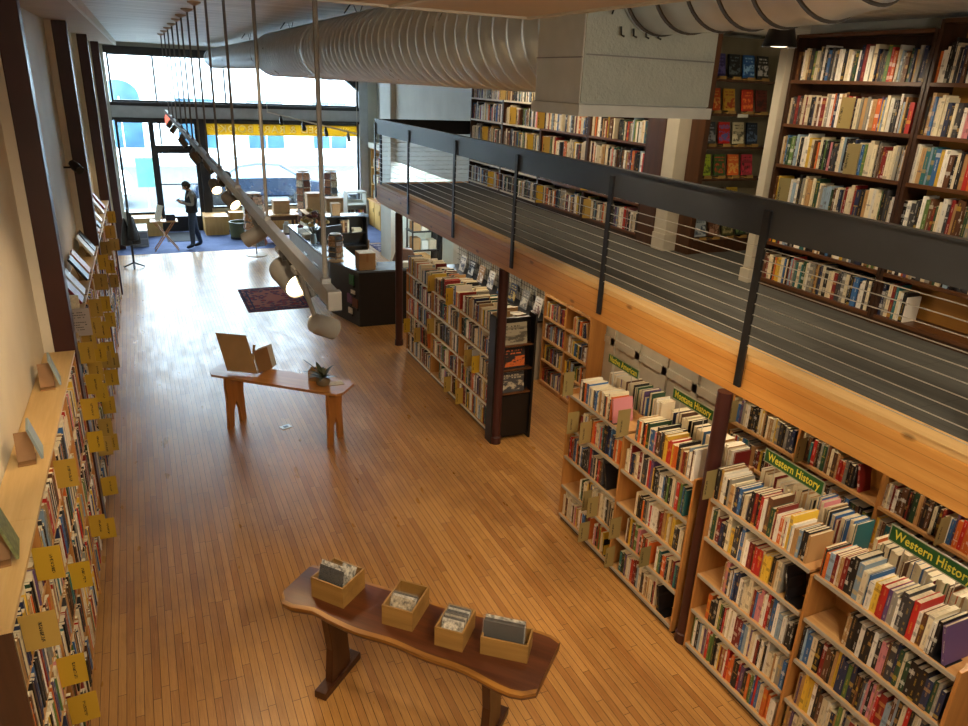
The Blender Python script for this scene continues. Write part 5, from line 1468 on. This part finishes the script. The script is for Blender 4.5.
# ------------------------------------------------------------------ the person reading a phone
def person():
    P0 = Vector((1.10, 19.98, .01))
    root = thing('person', 'person in dark vest, grey sleeves and jeans, looking down at a phone', 'person', P0, R_(0))
    J = {  # facing -X (left in the photo)
        'pelvis': (0, 0, .92, .135, .15), 'waist': (-.005, 0, 1.06, .12, .14), 'chest': (.01, 0, 1.25, .135, .165), 'upper': (.015, 0, 1.38, .11, .15), 'neck': (-.02, 0, 1.46, .052, .055),
        'hipL': (.01, .09, .88, .10, .10), 'kneeL': (.06, .11, .48, .075, .075), 'ankL': (.16, .12, .09, .062, .06), 'toeL': (-.03, .12, .035, .038, .045),
        'hipR': (-.01, -.09, .88, .10, .10), 'kneeR': (-.05, -.11, .48, .075, .075), 'ankR': (-.05, -.12, .09, .062, .06), 'toeR': (-.22, -.12, .035, .038, .045),
        'shL': (.02, .18, 1.39, .058, .058), 'elL': (.03, .22, 1.13, .046, .046), 'wrL': (-.19, .10, 1.17, .03, .03), 'haL': (-.265, .06, 1.20, .028, .034),
        'shR': (.02, -.18, 1.39, .058, .058), 'elR': (.03, -.23, 1.13, .046, .046), 'wrR': (-.19, -.12, 1.16, .03, .03), 'haR': (-.265, -.08, 1.19, .028, .034),
        'head0': (-.035, 0, 1.50, .05, .055)}
    E = [('pelvis', 'waist'), ('waist', 'chest'), ('chest', 'upper'), ('upper', 'neck'), ('neck', 'head0'), ('pelvis', 'hipL'), ('hipL', 'kneeL'), ('kneeL', 'ankL'), ('ankL', 'toeL'), ('pelvis', 'hipR'), ('hipR', 'kneeR'), ('kneeR', 'ankR'), ('ankR', 'toeR'),
         ('upper', 'shL'), ('shL', 'elL'), ('elL', 'wrL'), ('wrL', 'haL'), ('upper', 'shR'), ('shR', 'elR'), ('elR', 'wrR'), ('wrR', 'haR')]
    for sd, sg in (('L', -1), ('R', 1)):
        hx_, hy, hz = J['ha' + sd][:3]
        for f, (oy, oz, ln) in enumerate(((.024, .012, .05), (.009, .014, .056), (-.007, .013, .052), (-.021, .009, .042))):
            a, c = 'f%s%d' % (sd, f), 'g%s%d' % (sd, f)
            J[a] = (hx_ - .035, hy + oy, hz + oz, .0095, .0095); J[c] = (hx_ - .035 - ln * .6, hy + oy + sg * .012, hz + oz + .025, .008, .008)
            E += [('ha' + sd, a), (a, c)]
        J['t' + sd] = (hx_ - .01, hy + sg * .035, hz + .03, .0105, .0105); J['u' + sd] = (hx_ - .04, hy + sg * .04, hz + .05, .009, .009)
        E += [('wr' + sd, 't' + sd), ('t' + sd, 'u' + sd)]
    keys = list(J)
    me = bpy.data.meshes.new('body')
    me.from_pydata([J[k][:3] for k in keys], [(keys.index(a), keys.index(c)) for a, c in E], [])
    o = bpy.data.objects.new('body', me); COL.objects.link(o)
    sk = o.modifiers.new('skin', 'SKIN')
    for i, k in enumerate(keys):
        me.skin_vertices[0].data[i].radius = J[k][3:5]
        me.skin_vertices[0].data[i].use_root = (k == 'pelvis')
    ss = o.modifiers.new('sub', 'SUBSURF'); ss.levels = 2; ss.render_levels = 2
    bpy.context.view_layer.update()
    m2 = bpy.data.meshes.new_from_object(o.evaluated_get(bpy.context.evaluated_depsgraph_get()))
    bpy.data.objects.remove(o)
    m2.name = 'body'
    # the head, joined into the same continuous mesh by overlapping at the neck
    bm = bmesh.new(); bm.from_mesh(m2)
    T = Matrix.Translation((-.075, 0, 1.565)) @ Matrix.Rotation(R_(-32), 4, 'Y')
    r = bmesh.ops.create_uvsphere(bm, u_segments=20, v_segments=14, radius=1)
    for v in r['verts']:
        x, y, z = v.co
        k = 1 if z > -.1 else 1 + .28 * z
        v.co = T @ Vector((x * .098 * k - (.012 if z < -.5 else 0), y * .076 * k, z * .118))
    for cx, cy, cz, rx, ry, rz in ((-.105, 0, -.015, .02, .013, .024), (-.088, .032, .012, .012, .013, .008), (-.088, -.032, .012, .012, .013, .008), (-.088, 0, -.062, .012, .026, .008), (.0, .078, -.005, .02, .01, .03), (.0, -.078, -.005, .02, .01, .03)):
        r = bmesh.ops.create_uvsphere(bm, u_segments=8, v_segments=6, radius=1)
        for v in r['verts']: v.co = T @ Vector((v.co.x * rx + cx, v.co.y * ry + cy, v.co.z * rz + cz))
    bm.to_mesh(m2); bm.free()
    skin = plain('skin', hx('b98a70'), .5, var=.04); sleeve = plain('grey_shirt', hx('8f8d88'), .8, var=.1); jean = plain('blue_jeans', hx('36455c'), .85, var=.12, scale=20); shoe = plain('dark_shoes', hx('1d1a1a'), .5)
    for m in (skin, sleeve, jean, shoe): m2.materials.append(m)
    for p in m2.polygons:
        c = p.center
        i = 0
        if c.z < .085: i = 3
        elif c.z < .98 and not (c.x < -.17 and c.z > .95): i = 2
        elif c.z < 1.455 and not (c.x < -.2): i = 1
        p.material_index = i; p.use_smooth = True
    body = bpy.data.objects.new('body', m2); COL.objects.link(body); body.parent = root
    v = MB()
    rings = [(.92, .15, .175, .0), (1.0, .148, .172, 0), (1.1, .14, .165, 0), (1.25, .152, .188, .01), (1.36, .135, .19, .015), (1.43, .10, .13, .005), (1.47, .075, .085, -.01)]
    n = 20
    vs = [(cx + rx * math.cos(2 * math.pi * k / n), ry * math.sin(2 * math.pi * k / n), z) for z, rx, ry, cx in rings for k in range(n)]
    v.add(vs, [(i * n + k, i * n + (k + 1) % n, (i + 1) * n + (k + 1) % n, (i + 1) * n + k) for i in range(len(rings) - 1) for k in range(n)])
    vo = v.build('vest', plain('dark_vest', hx('20242c'), .8, var=.1), root, local=True, smooth='all')
    so = vo.modifiers.new('thick', 'SOLIDIFY'); so.thickness = .008
    h = MB().sphere((0, 0, 0), .106, .086, .118, 18, 12)
    h.v = [tuple(T @ Vector((x + .014, y, z + .014))) for x, y, z in h.v if True]
    keep = [f for f in h.f if not all((T.inverted() @ Vector(h.v[i])).x < -.02 and (T.inverted() @ Vector(h.v[i])).z < .07 or (T.inverted() @ Vector(h.v[i])).z < -.06 for i in f)]
    h.f = keep; h.mi = [0] * len(keep)
    h.build('hair', plain('dark_brown_hair', hx('2c211a'), .6, var=.2, scale=40), root, local=True, smooth='all')
    M = Matrix.Rotation(R_(-35), 3, 'Y')
    ph = thing('mobile_phone', 'small dark phone held in both hands of the person', 'phone', P0 + Vector((-.30, -.01, 1.235)))
    MB().obox((0, 0, 0), .14, .072, .009, M).build('case', m_black, ph, local=True, bevel=.002)
    MB().obox(M @ Vector((0, 0, .0055)), .128, .064, .001, M).build('screen', m_facglass, ph, local=True)
person()

# ------------------------------------------------------------------ light
w = bpy.data.worlds.new('sky'); SC.world = w; w.use_nodes = True
bg = w.node_tree.nodes['Background']
bg.inputs[0].default_value = (.70, .87, 1.0, 1); bg.inputs[1].default_value = 15.0
def light(kind, name, loc, energy, col, target=None, size=.1, spot=None, blend=.5):
    ld = bpy.data.lights.new(name, kind); ld.energy = energy; ld.color = col
    if kind == 'SPOT': ld.spot_size = R_(spot); ld.spot_blend = blend; ld.shadow_soft_size = size
    elif kind == 'AREA': ld.size = size
    else: ld.shadow_soft_size = size
    o = bpy.data.objects.new(name, ld); COL.objects.link(o); o.location = loc
    if target is not None: o.rotation_euler = (Vector(target) - Vector(loc)).to_track_quat('-Z', 'Y').to_euler()
    return o
pt = light('AREA', 'window_portal', (2.85, YS + .25, 2.5), 1, (1, 1, 1), (2.85, 10, 2.5), 1)
pt.data.shape = 'RECTANGLE'; pt.data.size = 6.6; pt.data.size_y = 4.4; pt.data.cycles.is_portal = True
# recessed lamps under the balcony
for y in (2.2, 4.4, 6.6, 8.8, 11.0, 13.5, 16.0): light('SPOT', 'under_balcony_lamp', (4.75, y, 2.36), 26, WARM, (4.6, y, 0), .06, 140)
# ceiling lamps near right and along the balcony; unseen fill added over left floor
for p, t, e, s in (((1.9, .4, 4.7), (1.8, 3.6, .7), 115, 80), ((2.9, .8, 4.75), (3.6, 3.2, 1.0), 125, 80), ((3.2, 4.6, 4.85), (3.7, 4.9, 1.0), 90, 75), ((.4, .5, 4.7), (-.7, 4.2, 1.4), 110, 80), ((.5, 1.3, 4.85), (.3, 4.4, 0), 120, 85), ((.2, 3.4, 4.85), (.4, 6.2, 0), 70, 85)):
    light('SPOT', 'ceiling_and_fill_lamp', p, e, WARM, t, .08, s)
light('POINT', 'ceiling_and_fill_lamp', (1.1, -.9, 4.2), 60, (1, .87, .70), None, .12)  # unseen lamp added behind the camera to brighten the duct box
for y in (2.6, 4.5, 6.1, 8.0, 10.0): light('SPOT', 'balcony_lamp', (4.48, y, 4.63), 34, WARM, (5.35 if y != 6.1 else 6.1, y + (.1 if y != 6.1 else .4), 3.4), .06, 130)

# ------------------------------------------------------------------ choose the books that show largest, split them out
random.seed(99)
data = emit_books(BOOKS, False)
me = book_mesh('candidates', data)
cand = bpy.data.objects.new('candidates', me); COL.objects.link(cand)
bpy.context.view_layer.update()
dg = bpy.context.evaluated_depsgraph_get()
owner = data[5]; cnt = [0] * len(BOOKS)
minx = {}
for py in range(1, 726, 3):
    for px in range(1, 968, 3):
        d = (right * (px - 484) - up * (py - 363) + fwd * FPX).normalized()
        p0 = CAMP
        for _ in range(3):
            hit, loc, nor, idx, ob, _m = SC.ray_cast(dg, p0, d)
            if hit and ob.name.startswith(('pane', 'sleeve')): p0 = loc + d * .02
            else: break
        if hit and ob.name == 'candidates':
            k = owner[idx]; cnt[k] += 1
bpy.data.objects.remove(cand); bpy.data.meshes.remove(me)
order = sorted(range(len(BOOKS)), key=lambda i: -cnt[i])
LIM = 300
chosen = set(order[:LIM])
print('BOOKS', len(BOOKS), 'visible', sum(c > 0 for c in cnt), 'min chosen', cnt[order[LIM - 1]])
seq = {}
for i, k in enumerate(BOOKS):
    if k['label'] is None and cnt[i] > 0:
        q = k['key'][:2]; seq[q] = seq.get(q, 0) + 1; k['ord'] = seq[q]
RW = {6: ('top', 'second', 'third', 'fourth', 'fifth', 'bottom'), 5: ('top', 'second', 'third', 'fourth', 'bottom')}
rest = []
for i, k in enumerate(BOOKS):
    if i not in chosen:
        rest.append(k); continue
    loc, M = k['p'], k['M']
    kk = dict(k); kk['p'] = Vector((0, 0, 0)); kk['M'] = Matrix.Identity(3)
    me = book_mesh('book', emit_books([kk], True))
    o = bpy.data.objects.new('book', me); COL.objects.link(o)
    o.matrix_world = Matrix.Translation(loc) @ M.to_4x4()
    t, h, d = k['t'], k['h'], k['d']; ww = min(.003, t * .2)
    pb = MB()
    if k['face']: pb.box(-t / 2 + .004, t / 2 - .0032, -d + .0032, -.0032, .003, h - .003)
    else: pb.box(-t / 2 + ww + .0002, t / 2 - ww - .0002, -d + .004, -ww - .0002, .003, h - .004)
    pb.build('page_block', m_pages, o, local=True)
    if k['label']: lab = k['label']; grp = 'face-out and display books'
    else:
        key = k['key']; rows = 6 if ('balcony' in key[0] or 'wall bookcase' in key[0] and 'panel' in key[0]) else 5
        th = 'thin' if t < .018 else ('thick' if t > .036 else '')
        rw = RW[rows][key[1]]
        end = {'left': 'from left', 'right': 'from right', 'near': 'from near end'}[key[2]]
        lab = ' '.join(('%s %s book, %s %s, %s row, %s' % (th, k['cn'], ordinal(k.get('ord', 1)), end, rw, key[0])).split())
        grp = 'upright books in the ' + key[0]
    tag(o, lab, 'book', grp)
me = book_mesh('books', emit_books(rest, False))
o = bpy.data.objects.new('books', me); COL.objects.link(o)
o['kind'] = 'stuff'
tag(o, 'all the smaller farther books filling the shelves around the shop', 'books')

vs = SC.view_settings
vs.view_transform = 'Standard'; vs.look = 'None'; vs.exposure = .8; vs.gamma = 1; vs.use_curve_mapping = False
SC.cycles.use_denoising = True
SC.cycles.max_bounces = 8
SC.cycles.transparent_max_bounces = 12
SC.cycles.sample_clamp_indirect = 6
